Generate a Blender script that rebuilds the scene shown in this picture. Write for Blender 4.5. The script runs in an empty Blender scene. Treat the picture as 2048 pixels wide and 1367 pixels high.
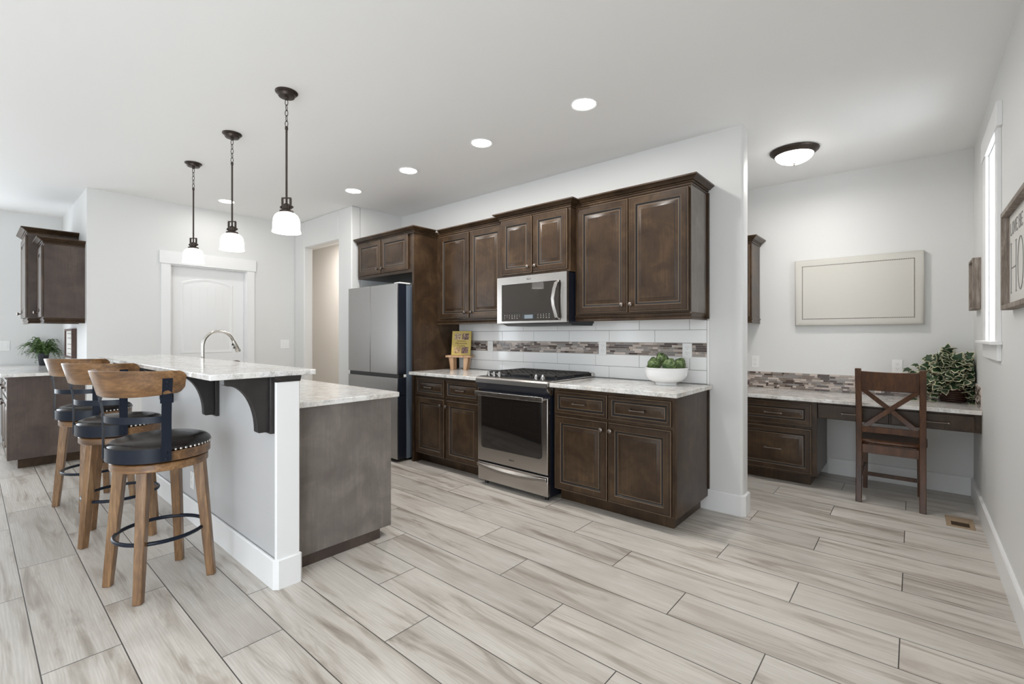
import bpy, bmesh, math, random
from mathutils import Vector, Matrix
R = math.radians
random.seed(7)
SC = bpy.context.scene
COL = SC.collection

# ------------------------------------------------------------------ camera, light, exposure
CAMZ = 1.265
cam_d = bpy.data.cameras.new('camera'); cam = bpy.data.objects.new('camera', cam_d); COL.objects.link(cam)
cam.location = (0, 0, CAMZ); cam.rotation_euler = (R(90), 0, 0.7102)
cam_d.sensor_width = 36; cam_d.lens = 934.68 / 2048 * 36
cam_d.shift_y = -(683.5 - 670.27) / 2048; cam_d.clip_start = .05
SC.camera = cam
SC.view_settings.view_transform = 'Standard'; SC.view_settings.look = 'None'
SC.view_settings.gamma = 1; SC.view_settings.use_curve_mapping = False
SC.view_settings.exposure = 0.15
SC.cycles.use_denoising = True
SC.cycles.max_bounces = 10; SC.cycles.diffuse_bounces = 7; SC.cycles.glossy_bounces = 4
SC.cycles.sample_clamp_indirect = 6
w = bpy.data.worlds.new('sky'); SC.world = w; w.use_nodes = True
bg = w.node_tree.nodes['Background']; bg.inputs[0].default_value = (.86, .93, 1, 1); bg.inputs[1].default_value = 1.6

def area(name, loc, rot, sx, sy, power, color=(1, 1, 1), shape='RECTANGLE'):
    l = bpy.data.lights.new(name, 'AREA'); l.shape = shape; l.size = sx
    if shape == 'RECTANGLE': l.size_y = sy
    l.energy = power; l.color = color
    o = bpy.data.objects.new(name, l); COL.objects.link(o); o.location = loc; o.rotation_euler = rot
    return o
# daylight through the glazed walls of the great room behind and beside the camera
area('daylight_glass_door', (.353, -2.3, 1.20), (R(90), 0, R(90)), 2.7, 2.1, 110, (.87, .94, 1))
area('daylight_rear_east', (-1.6, -4.49, 1.40), (R(90), 0, 0), 2.6, 2.0, 16, (.88, .94, 1))
area('daylight_rear_west', (-5.80, -4.49, 1.25), (R(90), 0, 0), .7, .9, 2, (.88, .94, 1))
area('daylight_side', (-8.15, -1.4, 1.40), (R(90), 0, R(-90)), 2.6, 2.0, 58, (.88, .94, 1))
area('daylight_alcove_window', (.70, 3.80, 1.85), (R(90), 0, R(65)), .5, 1.2, 22, (.90, .95, 1))
area('corridor_fill_light', (-6.5, 3.45, 2.72), (0, 0, 0), .3, .3, 30, (1, .94, .87))  # unseen fill light, added to brighten the corridor

# ------------------------------------------------------------------ mesh helpers
def V3(*a): return Vector(a)
def world_off(o):
    v = Vector((0, 0, 0))
    while o is not None:
        v += o.location; o = o.parent
    return v

class MB:
    def __init__(s): s.v = []; s.f = []; s.m = []
    def add(s, vs, fs, m=0):
        b = len(s.v); s.v += [tuple(p) for p in vs]
        for f in fs: s.f.append(tuple(b + i for i in f)); s.m.append(m)
        return s
    def box(s, x0, x1, y0, y1, z0, z1, m=0):
        if x0 > x1: x0, x1 = x1, x0
        if y0 > y1: y0, y1 = y1, y0
        if z0 > z1: z0, z1 = z1, z0
        vs = [(x, y, z) for z in (z0, z1) for y in (y0, y1) for x in (x0, x1)]
        return s.add(vs, [(0, 2, 3, 1), (4, 5, 7, 6), (0, 1, 5, 4), (2, 6, 7, 3), (0, 4, 6, 2), (1, 3, 7, 5)], m)
    def obox(s, c, h, M, m=0):
        vs = [Vector(c) + M @ Vector((x * h[0], y * h[1], z * h[2])) for z in (-1, 1) for y in (-1, 1) for x in (-1, 1)]
        return s.add(vs, [(0, 2, 3, 1), (4, 5, 7, 6), (0, 1, 5, 4), (2, 6, 7, 3), (0, 4, 6, 2), (1, 3, 7, 5)], m)
    def beam(s, a, b, wa, ta, wb=None, tb=None, up=(0, 0, 1), m=0):
        """rectangular bar from a to b; width along the side axis, thickness along the other"""
        a, b = Vector(a), Vector(b); d = (b - a).normalized(); up = Vector(up)
        sx = d.cross(up)
        if sx.length < 1e-5: sx = d.cross(Vector((0, 1, 0)))
        sx.normalize(); sy = sx.cross(d).normalized()
        wb = wa if wb is None else wb; tb = ta if tb is None else tb
        vs = []
        for p, w_, t_ in ((a, wa, ta), (b, wb, tb)):
            for i, j in ((-1, -1), (1, -1), (1, 1), (-1, 1)): vs.append(p + sx * i * w_ / 2 + sy * j * t_ / 2)
        return s.add(vs, [(3, 2, 1, 0), (4, 5, 6, 7), (0, 1, 5, 4), (1, 2, 6, 5), (2, 3, 7, 6), (3, 0, 4, 7)], m)
    def loft(s, loops, cap0=True, cap1=True, m=0, closed=False, segm=None):
        n = len(loops[0]); vs = [p for l in loops for p in l]; fs = []
        k = len(loops)
        for i in range(k if closed else k - 1):
            j = (i + 1) % k
            for q in range(n):
                r = (q + 1) % n
                fs.append((i * n + q, i * n + r, j * n + r, j * n + q))
        if not closed:
            if cap0: fs.append(tuple(range(n))[::-1])
            if cap1: fs.append(tuple((k - 1) * n + q for q in range(n)))
        s.add(vs, fs, m)
        if segm:
            b = len(s.m) - len(fs)
            for i, mm_ in enumerate(segm):
                for q in range(n): s.m[b + i * n + q] = mm_
        return s
    def lathe(s, prof, o=(0, 0, 0), axis='z', n=24, m=0, a0=0, cap=True):
        o = Vector(o)
        U, W_, H = {'z': (V3(1, 0, 0), V3(0, 1, 0), V3(0, 0, 1)), '-y': (V3(1, 0, 0), V3(0, 0, 1), V3(0, -1, 0)), 'y': (V3(0, 0, 1), V3(1, 0, 0), V3(0, 1, 0)),
                    'x': (V3(0, 1, 0), V3(0, 0, 1), V3(1, 0, 0)), '-x': (V3(0, 0, 1), V3(0, 1, 0), V3(-1, 0, 0)), '-z': (V3(0, 1, 0), V3(1, 0, 0), V3(0, 0, -1))}[axis]
        loops = [[o + U * (r * math.cos(a0 + 2 * math.pi * i / n)) + W_ * (r * math.sin(a0 + 2 * math.pi * i / n)) + H * h for i in range(n)] for r, h in prof]
        return s.loft(loops, cap, cap, m)
    def tube(s, path, r, n=10, closed=False, m=0, cap=True):
        P = [Vector(p) for p in path]; k = len(P); loops = []; ref = None
        for i, p in enumerate(P):
            if closed: d = P[(i + 1) % k] - P[i - 1]
            else: d = P[min(i + 1, k - 1)] - P[max(i - 1, 0)]
            d.normalize()
            if ref is None:
                ref = d.cross(V3(0, 0, 1))
                if ref.length < .1: ref = d.cross(V3(1, 0, 0))
            ref = (ref - d * ref.dot(d)).normalized(); b = d.cross(ref)
            rr = r[i] if isinstance(r, (list, tuple)) else r
            loops.append([p + ref * rr * math.cos(2 * math.pi * q / n) + b * rr * math.sin(2 * math.pi * q / n) for q in range(n)])
        return s.loft(loops, cap, cap, m, closed)
    def sweep(s, path, prof, m=0):
        """moulding along a flat polyline; prof = [(out, z)], out to the right of travel; mitred"""
        P = [Vector((p[0], p[1])) for p in path]; k = len(P); loops = []
        for i in range(k):
            d0 = (P[i] - P[i - 1]).normalized() if i else None
            d1 = (P[i + 1] - P[i]).normalized() if i < k - 1 else None
            nrm = lambda d: Vector((d.y, -d.x))
            if d0 is None: o = nrm(d1)
            elif d1 is None: o = nrm(d0)
            else:
                o = nrm(d0) + nrm(d1); o = o / max(.2, o.dot(nrm(d0)))
            loops.append([(P[i].x + o.x * u, P[i].y + o.y * u, z) for u, z in prof])
        return s.loft(loops, True, True, m)
    def prism(s, poly, axis, a0, a1, m=0):
        f = {'x': lambda p, a: (a, p[0], p[1]), 'y': lambda p, a: (p[0], a, p[1]), 'z': lambda p, a: (p[0], p[1], a)}[axis]
        return s.loft([[f(p, a0) for p in poly], [f(p, a1) for p in poly]], True, True, m)
    def build(s, name, mats, parent=None, bevel=0, seg=2, ang=35, weld=False, subsurf=0):
        off = world_off(parent) if parent else Vector((0, 0, 0))
        me = bpy.data.meshes.new(name)
        me.from_pydata([(p[0] - off.x, p[1] - off.y, p[2] - off.z) for p in s.v], [], s.f)
        if not isinstance(mats, (list, tuple)): mats = [mats]
        for mt in mats: me.materials.append(mt)
        if len(mats) > 1: me.polygons.foreach_set('material_index', s.m)
        bm = bmesh.new(); bm.from_mesh(me)
        if weld: bmesh.ops.remove_doubles(bm, verts=bm.verts, dist=1e-5)
        bmesh.ops.recalc_face_normals(bm, faces=bm.faces); bm.to_mesh(me); bm.free()
        me.polygons.foreach_set('use_smooth', [True] * len(me.polygons))
        me.set_sharp_from_angle(angle=R(ang)); me.update()
        o = bpy.data.objects.new(name, me); COL.objects.link(o)
        if parent: o.parent = parent
        if bevel:
            b = o.modifiers.new('edge', 'BEVEL'); b.width = bevel; b.segments = seg; b.limit_method = 'ANGLE'; b.angle_limit = R(40)
        if subsurf:
            b = o.modifiers.new('round', 'SUBSURF'); b.levels = subsurf; b.render_levels = subsurf
        return o

def tag(o, label=None, cat=None, group=None, kind=None):
    if label: o['label'] = label
    if cat: o['category'] = cat
    if group: o['group'] = group
    if kind: o['kind'] = kind
    return o
def thing(name, loc, label, cat, group=None):
    o = bpy.data.objects.new(name, None); COL.objects.link(o); o.location = loc; o.empty_display_size = .1
    return tag(o, label, cat, group)
def dup(root, loc, rotz=0, label=None, scale=None):
    r = root.copy(); COL.objects.link(r); r.location = loc; r.rotation_euler = (0, 0, rotz)
    if label: r['label'] = label
    if scale: r.scale = scale
    for ch in list(root.children):
        c = ch.copy(); COL.objects.link(c); c.parent = r
        for g in ch.children:
            d = g.copy(); COL.objects.link(d); d.parent = c
    return r
def text_mesh(txt, size, extrude=.0004):
    cu = bpy.data.curves.new('t', 'FONT'); cu.body = txt; cu.size = size; cu.extrude = extrude; cu.align_x = 'CENTER'; cu.align_y = 'CENTER'; cu.resolution_u = 3
    o = bpy.data.objects.new('t', cu); COL.objects.link(o); bpy.context.view_layer.update()
    me = bpy.data.meshes.new_from_object(o.evaluated_get(bpy.context.evaluated_depsgraph_get()))
    bpy.data.objects.remove(o); bpy.data.curves.remove(cu)
    return me
def text(name, txt, size, mat, M, parent):
    me = text_mesh(txt, size); me.transform(M)
    me.transform(Matrix.Translation(-world_off(parent))); me.materials.clear(); me.materials.append(mat); me.name = name
    o = bpy.data.objects.new(name, me); COL.objects.link(o); o.parent = parent
    return o
FACE_MINUS_Y = Matrix.Rotation(R(90), 4, 'X')     # text plane upright, read from -Y

# ------------------------------------------------------------------ materials
def newmat(name, color=(.8, .8, .8), rough=.5, metal=0, **kw):
    m = bpy.data.materials.new(name); m.use_nodes = True; nt = m.node_tree; b = nt.nodes['Principled BSDF']
    b.inputs['Base Color'].default_value = (*color, 1); b.inputs['Roughness'].default_value = rough; b.inputs['Metallic'].default_value = metal
    for k, v in kw.items():
        b.inputs[k.replace('_', ' ')].default_value = v
    return m, nt, b
def nd(nt, t, ins=None, **attrs):
    n = nt.nodes.new(t)
    for k, v in attrs.items(): setattr(n, k, v)
    for k, v in (ins or {}).items():
        if hasattr(v, 'bl_idname') or isinstance(v, bpy.types.NodeSocket): nt.links.new(v, n.inputs[k])
        else: n.inputs[k].default_value = v
    return n
def mth(nt, op, a, b=0.0, c=None):
    n = nt.nodes.new('ShaderNodeMath'); n.operation = op
    for i, v in enumerate((a, b) if c is None else (a, b, c)):
        if isinstance(v, bpy.types.NodeSocket): nt.links.new(v, n.inputs[i])
        else: n.inputs[i].default_value = v
    return n.outputs[0]
def ramp(nt, fac, stops, interp='LINEAR'):
    n = nt.nodes.new('ShaderNodeValToRGB'); n.color_ramp.interpolation = interp; e = n.color_ramp.elements
    while len(e) < len(stops): e.new(.5)
    for el, (p, c) in zip(e, stops): el.position = p; el.color = (*c, 1) if len(c) == 3 else c
    nt.links.new(fac, n.inputs[0]); return n.outputs[0]
def mix(nt, fac, a, b, mode='MIX'):
    n = nt.nodes.new('ShaderNodeMix'); n.data_type = 'RGBA'; n.blend_type = mode
    for s_, v in ((0, fac), (6, a), (7, b)):
        if isinstance(v, bpy.types.NodeSocket): nt.links.new(v, n.inputs[s_])
        else: n.inputs[s_].default_value = v if s_ == 0 else (*v, 1)
    return n.outputs[2]
def mapped(nt, scale, rot=(0, 0, 0), rnd=False):
    tc = nt.nodes.new('ShaderNodeTexCoord'); mp = nt.nodes.new('ShaderNodeMapping'); nt.links.new(tc.outputs['Object'], mp.inputs[0])
    mp.inputs['Scale'].default_value = scale; mp.inputs['Rotation'].default_value = rot
    if rnd:
        oi = nt.nodes.new('ShaderNodeObjectInfo'); v = nt.nodes.new('ShaderNodeVectorMath'); v.operation = 'SCALE'; v.inputs[0].default_value = (13.1, 7.7, 9.3)
        nt.links.new(oi.outputs['Random'], v.inputs['Scale']); nt.links.new(v.outputs[0], mp.inputs['Location'])
    return mp.outputs[0]
def noise(nt, vec, scale, detail=3, rough=.5, dist=0):
    return nd(nt, 'ShaderNodeTexNoise', {'Vector': vec, 'Scale': scale, 'Detail': detail, 'Roughness': rough, 'Distortion': dist}).outputs[0]
def bump(nt, b, h, strength, dist):
    n = nd(nt, 'ShaderNodeBump', {'Height': h, 'Strength': strength, 'Distance': dist}); nt.links.new(n.outputs[0], b.inputs['Normal'])

def paint(name, col, rough=.55, bs=.12, scale=60):
    m, nt, b = newmat(name, col, rough)
    bump(nt, b, noise(nt, mapped(nt, (1, 1, 1)), scale, 3, .55), bs, .002)
    return m
M = {}
M['wall'] = paint('wall_paint', (.72, .72, .71), .5)
M['ceil'] = paint('ceiling_paint', (.90, .90, .895), .6, .10, 45)
M['pony'] = paint('grey_wall_paint', (.54, .54, .545), .42, .35, 28)
M['corr'] = paint('corridor_paint', (.60, .585, .565), .5)
M['trim'] = newmat('white_trim_paint', (.83, .83, .83), .35)[0]
M['plate'] = newmat('white_plastic', (.85, .85, .84), .3)[0]
M['black'] = newmat('black_plastic', (.012, .012, .013), .35)[0]
M['slot'] = newmat('dark_slot', (.03, .03, .03), .6)[0]

def cabinet_wood(name, cols, dark, rough, spec):
    m, nt, b = newmat(name, rough=rough, Specular_IOR_Level=spec)
    v = mapped(nt, (1, 1, 1), rnd=True)
    mott = noise(nt, v, 5, 4, .6, .6)
    vs = mapped(nt, (34, 34, 1.6), rnd=True)
    grain = noise(nt, vs, 2.4, 5, .65, .3)
    c = ramp(nt, mott, [(.30, cols[0]), (.52, cols[1]), (.72, cols[2])])
    c2 = mix(nt, mth(nt, 'MULTIPLY', ramp(nt, grain, [(.35, (0, 0, 0)), (.7, (1, 1, 1))]), .45), c, dark)
    nt.links.new(c2, b.inputs['Base Color'])
    nt.links.new(mth(nt, 'MULTIPLY_ADD', grain, .14, rough - .07), b.inputs['Roughness'])
    bump(nt, b, grain, .05, .002)
    return m
M['cab'] = cabinet_wood('stained_cabinet_wood', ((.030, .017, .0095), (.058, .034, .0185), (.098, .059, .031)), (.024, .014, .008), .31, .30)
M['glaze'] = newmat('dark_glaze', (.012, .008, .006), .45)[0]
M['edgewear'] = newmat('rubbed_edge_stain', (.16, .105, .062), .3)[0]
M['corbel'] = cabinet_wood('espresso_corbel_wood', ((.020, .018, .0175), (.032, .029, .028), (.048, .043, .041)), (.016, .014, .014), .36, .45)
M['nookpanel'] = cabinet_wood('stained_nook_panel', ((.060, .043, .036), (.092, .067, .056), (.125, .092, .076)), (.05, .036, .031), .34, .42)
M['palepanel'] = cabinet_wood('pale_grey_panel', ((.15, .13, .118), (.205, .18, .163), (.26, .23, .208)), (.14, .12, .108), .36, .4)  # paler, greyer than the cabinet doors; used on two end panels

def plank_wood(name, dark, mid, light, rough=.4, axis='z', sc=1.0, coat=.1):
    m, nt, b = newmat(name, rough=rough, Coat_Weight=coat, Coat_Roughness=.3)
    s = {'z': (9, 9, .8), 'x': (.8, 9, 9), 'y': (9, .8, 9), 'o': (4, 4, 4)}[axis]
    v = mapped(nt, tuple(q * sc for q in s), rnd=True)
    g = noise(nt, v, 2.2, 6, .66, .7)
    g2 = noise(nt, mapped(nt, tuple(q * sc * 4 for q in s), rnd=True), 3, 4, .6, .2)
    big = noise(nt, mapped(nt, (3, 3, 3), rnd=True), 2, 2)
    c = ramp(nt, mth(nt, 'ADD', mth(nt, 'MULTIPLY', g, .7), mth(nt, 'MULTIPLY', big, .3)), [(.30, dark), (.5, mid), (.68, light)])
    c = mix(nt, mth(nt, 'MULTIPLY', ramp(nt, g2, [(.42, (1, 1, 1)), (.6, (0, 0, 0))]), .35), c, dark)
    nt.links.new(c, b.inputs['Base Color']); bump(nt, b, g2, .12, .002)
    return m
M['stoolwood'] = plank_wood('honey_brown_wood', (.060, .029, .012), (.215, .112, .046), (.37, .22, .105), .38, 'z', 1.2, .2)
M['stoolback'] = plank_wood('honey_brown_bent_wood', (.045, .021, .008), (.20, .098, .037), (.37, .205, .088), .33, 'x', 1.1, .25)
M['chairwood'] = plank_wood('reddish_brown_wood', (.020, .0075, .0028), (.080, .028, .0085), (.14, .056, .020), .33, 'z', 1.0, .08)
M['greywood'] = plank_wood('weathered_grey_wood', (.10, .08, .065), (.26, .215, .18), (.50, .44, .39), .7, 'z', 2.5, 0)
M['framewood'] = plank_wood('dark_walnut_frame', (.04, .02, .015), (.11, .06, .045), (.17, .10, .075), .5, 'z', 2, 0)
M['palewood'] = plank_wood('pale_pine', (.30, .16, .08), (.56, .36, .21), (.72, .53, .36), .5, 'z', 2, 0)

def floor_mat():
    m, nt, b = newmat('wood_look_floor_tile', rough=.32)
    g = nt.nodes.new('ShaderNodeNewGeometry'); sp = nt.nodes.new('ShaderNodeSeparateXYZ'); nt.links.new(g.outputs['Position'], sp.inputs[0])
    x, y = sp.outputs[0], sp.outputs[1]; P = .2363; L = 1.21
    ry = mth(nt, 'DIVIDE', mth(nt, 'SUBTRACT', y, .175), P); row = mth(nt, 'FLOOR', ry); fy = mth(nt, 'FRACT', ry)
    rx = mth(nt, 'DIVIDE', mth(nt, 'ADD', mth(nt, 'MULTIPLY_ADD', row, .4034, 2.464), x), L)
    col = mth(nt, 'FLOOR', rx); fx = mth(nt, 'FRACT', rx)
    ey = mth(nt, 'MULTIPLY', mth(nt, 'MINIMUM', fy, mth(nt, 'SUBTRACT', 1.0, fy)), P)
    ex = mth(nt, 'MULTIPLY', mth(nt, 'MINIMUM', fx, mth(nt, 'SUBTRACT', 1.0, fx)), L)
    edge = mth(nt, 'MINIMUM', ex, ey)
    grout = ramp(nt, mth(nt, 'DIVIDE', edge, .005), [(.36, (1, 1, 1)), (.5, (0, 0, 0))])
    cv = nd(nt, 'ShaderNodeCombineXYZ', {0: row, 1: col}); wn = nd(nt, 'ShaderNodeTexWhiteNoise', {'Vector': cv.outputs[0]}, noise_dimensions='2D')
    r1 = wn.outputs['Value']; rc = nt.nodes.new('ShaderNodeSeparateColor'); nt.links.new(wn.outputs['Color'], rc.inputs[0])
    def pv(sx, sy): return nd(nt, 'ShaderNodeCombineXYZ', {0: mth(nt, 'MULTIPLY_ADD', x, sx, mth(nt, 'MULTIPLY', r1, 71.0)), 1: mth(nt, 'MULTIPLY_ADD', y, sy, mth(nt, 'MULTIPLY', rc.outputs[1], 37.0)), 2: mth(nt, 'MULTIPLY', rc.outputs[2], 11.0)}).outputs[0]
    s1 = noise(nt, pv(.9, 8), 1.5, 5, .6, .8)            # broad streaks
    s2 = noise(nt, pv(3.5, 95), 1.6, 3, .6, .2)          # fine pores
    wv = nd(nt, 'ShaderNodeTexWave', {'Vector': pv(1.1, 9), 'Scale': 3.2, 'Distortion': 9.0, 'Detail': 3, 'Detail Scale': .8}, wave_type='BANDS', bands_direction='Y').outputs[1]
    knots = noise(nt, pv(1.4, 3.2), 1.4, 2, .5, .5)
    base = ramp(nt, s1, [(.27, (.25, .215, .18)), (.385, (.44, .395, .345)), (.475, (.60, .56, .51)), (.72, (.69, .655, .61))])
    base = mix(nt, mth(nt, 'MULTIPLY', ramp(nt, knots, [(.55, (0, 0, 0)), (.75, (1, 1, 1))]), .5), base, (.40, .35, .305))
    base = mix(nt, mth(nt, 'MULTIPLY', ramp(nt, wv, [(.3, (1, 1, 1)), (.7, (0, 0, 0))]), .14), base, (.33, .29, .25))
    base = mix(nt, mth(nt, 'MULTIPLY', ramp(nt, s2, [(.42, (1, 1, 1)), (.58, (0, 0, 0))]), .22), base, (.36, .325, .29))
    tint = mth(nt, 'MULTIPLY_ADD', rc.outputs[0], .22, .88)
    base = mix(nt, 1.0, base, nd(nt, 'ShaderNodeCombineColor', {0: tint, 1: tint, 2: tint}).outputs[0], 'MULTIPLY')
    c = mix(nt, grout, base, (.075, .066, .058))
    nt.links.new(c, b.inputs['Base Color'])
    nt.links.new(mth(nt, 'MULTIPLY_ADD', s2, .2, .25), b.inputs['Roughness'])
    h = mth(nt, 'SUBTRACT', mth(nt, 'MULTIPLY', s2, .12), grout)
    bump(nt, b, h, .35, .0015)
    return m
M['floor'] = floor_mat()

def granite():
    m, nt, b = newmat('white_quartz', rough=.12)
    v = mapped(nt, (1, 1, 1))
    d = noise(nt, v, 6, 3, .6)
    def vein(scale, rot, sc, dist, wid):
        n = nd(nt, 'ShaderNodeTexNoise', {'Vector': mapped(nt, scale, rot), 'Scale': sc, 'Detail': 5, 'Roughness': .6, 'Distortion': dist}).outputs[0]
        return ramp(nt, mth(nt, 'ABSOLUTE', mth(nt, 'SUBTRACT', n, .5)), [(.0, (1, 1, 1)), (wid, (0, 0, 0))])
    gate = ramp(nt, noise(nt, v, 14, 3, .6), [(.42, (0, 0, 0)), (.60, (1, 1, 1))])
    gate2 = ramp(nt, noise(nt, v, 22, 3, .6), [(.48, (0, 0, 0)), (.62, (1, 1, 1))])
    base = ramp(nt, d, [(.35, (.70, .655, .60)), (.5, (.80, .78, .75)), (.65, (.85, .845, .835))])
    c = mix(nt, mth(nt, 'MULTIPLY', mth(nt, 'MULTIPLY', vein((16, 30, 34), (.3, .5, .7), 1.7, 2.4, .06), gate), .68), base, (.36, .34, .33))
    c = mix(nt, mth(nt, 'MULTIPLY', mth(nt, 'MULTIPLY', vein((40, 30, 52), (.9, .2, .4), 1.6, 2.0, .08), gate2), .8), c, (.24, .225, .215))
    nt.links.new(c, b.inputs['Base Color'])
    return m
M['stone'] = granite()

def steel(name, col=(.50, .475, .45), rough=.25, axis=(1, 120, 120)):
    m, nt, b = newmat(name, col, rough, 1.0)
    g = noise(nt, mapped(nt, axis), 3, 3, .6)
    nt.links.new(mth(nt, 'MULTIPLY_ADD', g, .14, rough - .07), b.inputs['Roughness']); bump(nt, b, g, .03, .001)
    return m
M['steel'] = steel('brushed_steel')
M['steelv'] = steel('brushed_steel_fridge', (.36, .35, .34), .34, (120, 120, 1))
M['chrome'] = newmat('satin_nickel', (.63, .61, .57), .18, 1.0)[0]
M['knobmetal'] = newmat('dark_chrome', (.33, .32, .31), .2, 1.0)[0]
M['steeldark'] = steel('dark_brushed_steel', (.26, .245, .23), .3)
M['pewter'] = newmat('antique_pewter', (.20, .17, .15), .32, 1.0)[0]
M['bronze'] = newmat('oil_rubbed_bronze', (.055, .042, .035), .38, .7)[0]
M['iron'] = newmat('black_painted_metal', (.008, .012, .022), .34, .0, Specular_IOR_Level=.22)[0]  # blue tint of the reflected sky is put into the base colour
M['cast'] = newmat('cast_iron', (.028, .025, .023), .55)[0]
M['glassblk'] = newmat('dark_oven_glass', (.012, .010, .009), .06, 0, Specular_IOR_Level=.6)[0]
M['micglass'] = newmat('smoked_glass', (.035, .029, .024), .03, 0, Specular_IOR_Level=.6)[0]
M['blackside'] = newmat('black_enamel', (.010, .013, .022), .3)[0]
M['greyside'] = newmat('grey_enamel', (.13, .16, .20), .4)[0]
M['tile'] = newmat('white_gloss_tile', (.90, .90, .895), .08)[0]
M['grout'] = newmat('grey_grout', (.20, .195, .19), .8)[0]
M['lgrout'] = newmat('pale_grout', (.58, .53, .49), .8)[0]
MOS = [newmat('mosaic_' + n, c, r)[0] for n, c, r in (('umber', (.075, .052, .045), .12), ('taupe', (.22, .175, .15), .15), ('grey', (.27, .25, .235), .2), ('sand', (.50, .42, .365), .3), ('cream', (.60, .52, .47), .35), ('stone', (.36, .31, .275), .3))]
M['leather'] = None
def leather():
    m, nt, b = newmat('dark_brown_leather', (.012, .0088, .0075), .27, Specular_IOR_Level=.42)
    v = mapped(nt, (1, 1, 1), rnd=True)
    h = mth(nt, 'ADD', mth(nt, 'MULTIPLY', noise(nt, v, 9, 2, .5, .8), 1.0), mth(nt, 'MULTIPLY', noise(nt, v, 160, 2), .06))
    bump(nt, b, h, .35, .012); return m
M['leather'] = leather()
M['nail'] = newmat('nailhead_metal', (.75, .72, .68), .2, 1.0)[0]
M['ceramic'] = newmat('white_ceramic', (.84, .84, .84), .14)[0]
def emis(name, col, strength, base=(.9, .9, .9)):
    m, nt, b = newmat(name, base, .3); b.inputs['Emission Color'].default_value = (*col, 1); b.inputs['Emission Strength'].default_value = strength; return m
M['lens'] = emis('lit_lens', (1, .97, .93), 12)
M['shade'] = emis('lit_opal_glass', (1, .98, .95), 1.6)
M['dome'] = emis('lit_dome_glass', (1, .97, .93), 8)
M['display'] = newmat('lcd_display', (.20, .24, .27), .25)[0]
M['linen'] = None
def linen():
    m, nt, b = newmat('cream_linen', (.60, .585, .54), .8)
    h = noise(nt, mapped(nt, (400, 400, 400)), 1, 2); bump(nt, b, h, .15, .001); return m
M['linen'] = linen()
def two_tone(name, a, c, scale, rough=.5):
    m, nt, b = newmat(name, a, rough); nt.links.new(ramp(nt, noise(nt, mapped(nt, (1, 1, 1), rnd=True), scale, 3), [(.35, a), (.65, c)]), b.inputs['Base Color']); return m
M['ivy'] = two_tone('ivy_green', (.008, .028, .010), (.035, .080, .028), 30, .5)
M['ivyedge'] = newmat('ivy_cream_edge', (.56, .53, .36), .5)[0]
M['vine'] = newmat('vine_stem', (.12, .09, .05), .6)[0]
M['fern'] = two_tone('fern_green', (.022, .06, .012), (.10, .17, .04), 25, .5)
M['arti'] = two_tone('artichoke_green', (.030, .070, .020), (.13, .20, .06), 40, .5)
M['artitip'] = newmat('artichoke_pale', (.22, .28, .12), .5)[0]
def wicker():
    m, nt, b = newmat('brown_wicker', (.06, .025, .014), .5)
    wv = nd(nt, 'ShaderNodeTexWave', {'Vector': mapped(nt, (1, 1, 1)), 'Scale': 18, 'Distortion': 3.0, 'Detail': 2}, wave_type='BANDS', bands_direction='Z').outputs[1]
    nt.links.new(ramp(nt, wv, [(.2, (.018, .007, .005)), (.8, (.12, .05, .03))]), b.inputs['Base Color']); bump(nt, b, wv, .8, .006); return m
M['wicker'] = wicker()
M['soil'] = newmat('dark_soil', (.03, .022, .016), .9)[0]
M['pot'] = newmat('charcoal_pot', (.022, .024, .032), .5)[0]
M['signwhite'] = newmat('whitewashed_board', (.66, .645, .61), .65)[0]
M['signgrey'] = newmat('grey_letter_paint', (.27, .26, .25), .6)[0]
M['bookyellow'] = newmat('yellow_book_cover', (.55, .41, .10), .35)[0]
M['pages'] = newmat('book_pages', (.70, .64, .50), .8)[0]
M['ink'] = newmat('brown_ink', (.09, .035, .015), .5)[0]
def photo(name, a, b_, c, seed):
    m, nt, b = newmat(name, rough=.35); mp = mapped(nt, (70, 70, 70)); n = nd(nt, 'ShaderNodeTexNoise', {'Vector': mp, 'Scale': 1.0, 'Detail': 2, 'W': seed, 'Distortion': 1.5}, noise_dimensions='4D')
    nt.links.new(ramp(nt, n.outputs[0], [(.36, a), (.5, b_), (.64, c)]), b.inputs['Base Color']); return m
M['tan'] = newmat('tan_metal', (.38, .275, .175), .45)[0]
M['ventdark'] = newmat('vent_slats', (.08, .05, .03), .6)[0]
mg = bpy.data.materials.new('window_glass'); mg.use_nodes = True
gb = mg.node_tree.nodes['Principled BSDF']; gb.inputs['Transmission Weight'].default_value = 1; gb.inputs['Roughness'].default_value = 0; gb.inputs['IOR'].default_value = 1.02
M['glass'] = mg
# ------------------------------------------------------------------ the setting
CEIL = 2.742; KW = 3.527; AW = 5.165; RW = .357; DW = -6.27; NW = -8.16
def struct(o): o['kind'] = 'structure'; return o
def sbox(name, mat, *b, bevel=0, parent=None):
    o = MB().box(*b).build(name, mat, parent, bevel)
    if parent is None: struct(o)
    return o
sbox('floor', M['floor'], -8.6, .6, -4.6, 5.4, -.1, 0)
sbox('ceiling', M['ceil'], -8.6, .6, -4.6, 5.4, CEIL, CEIL + .1)
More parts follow.
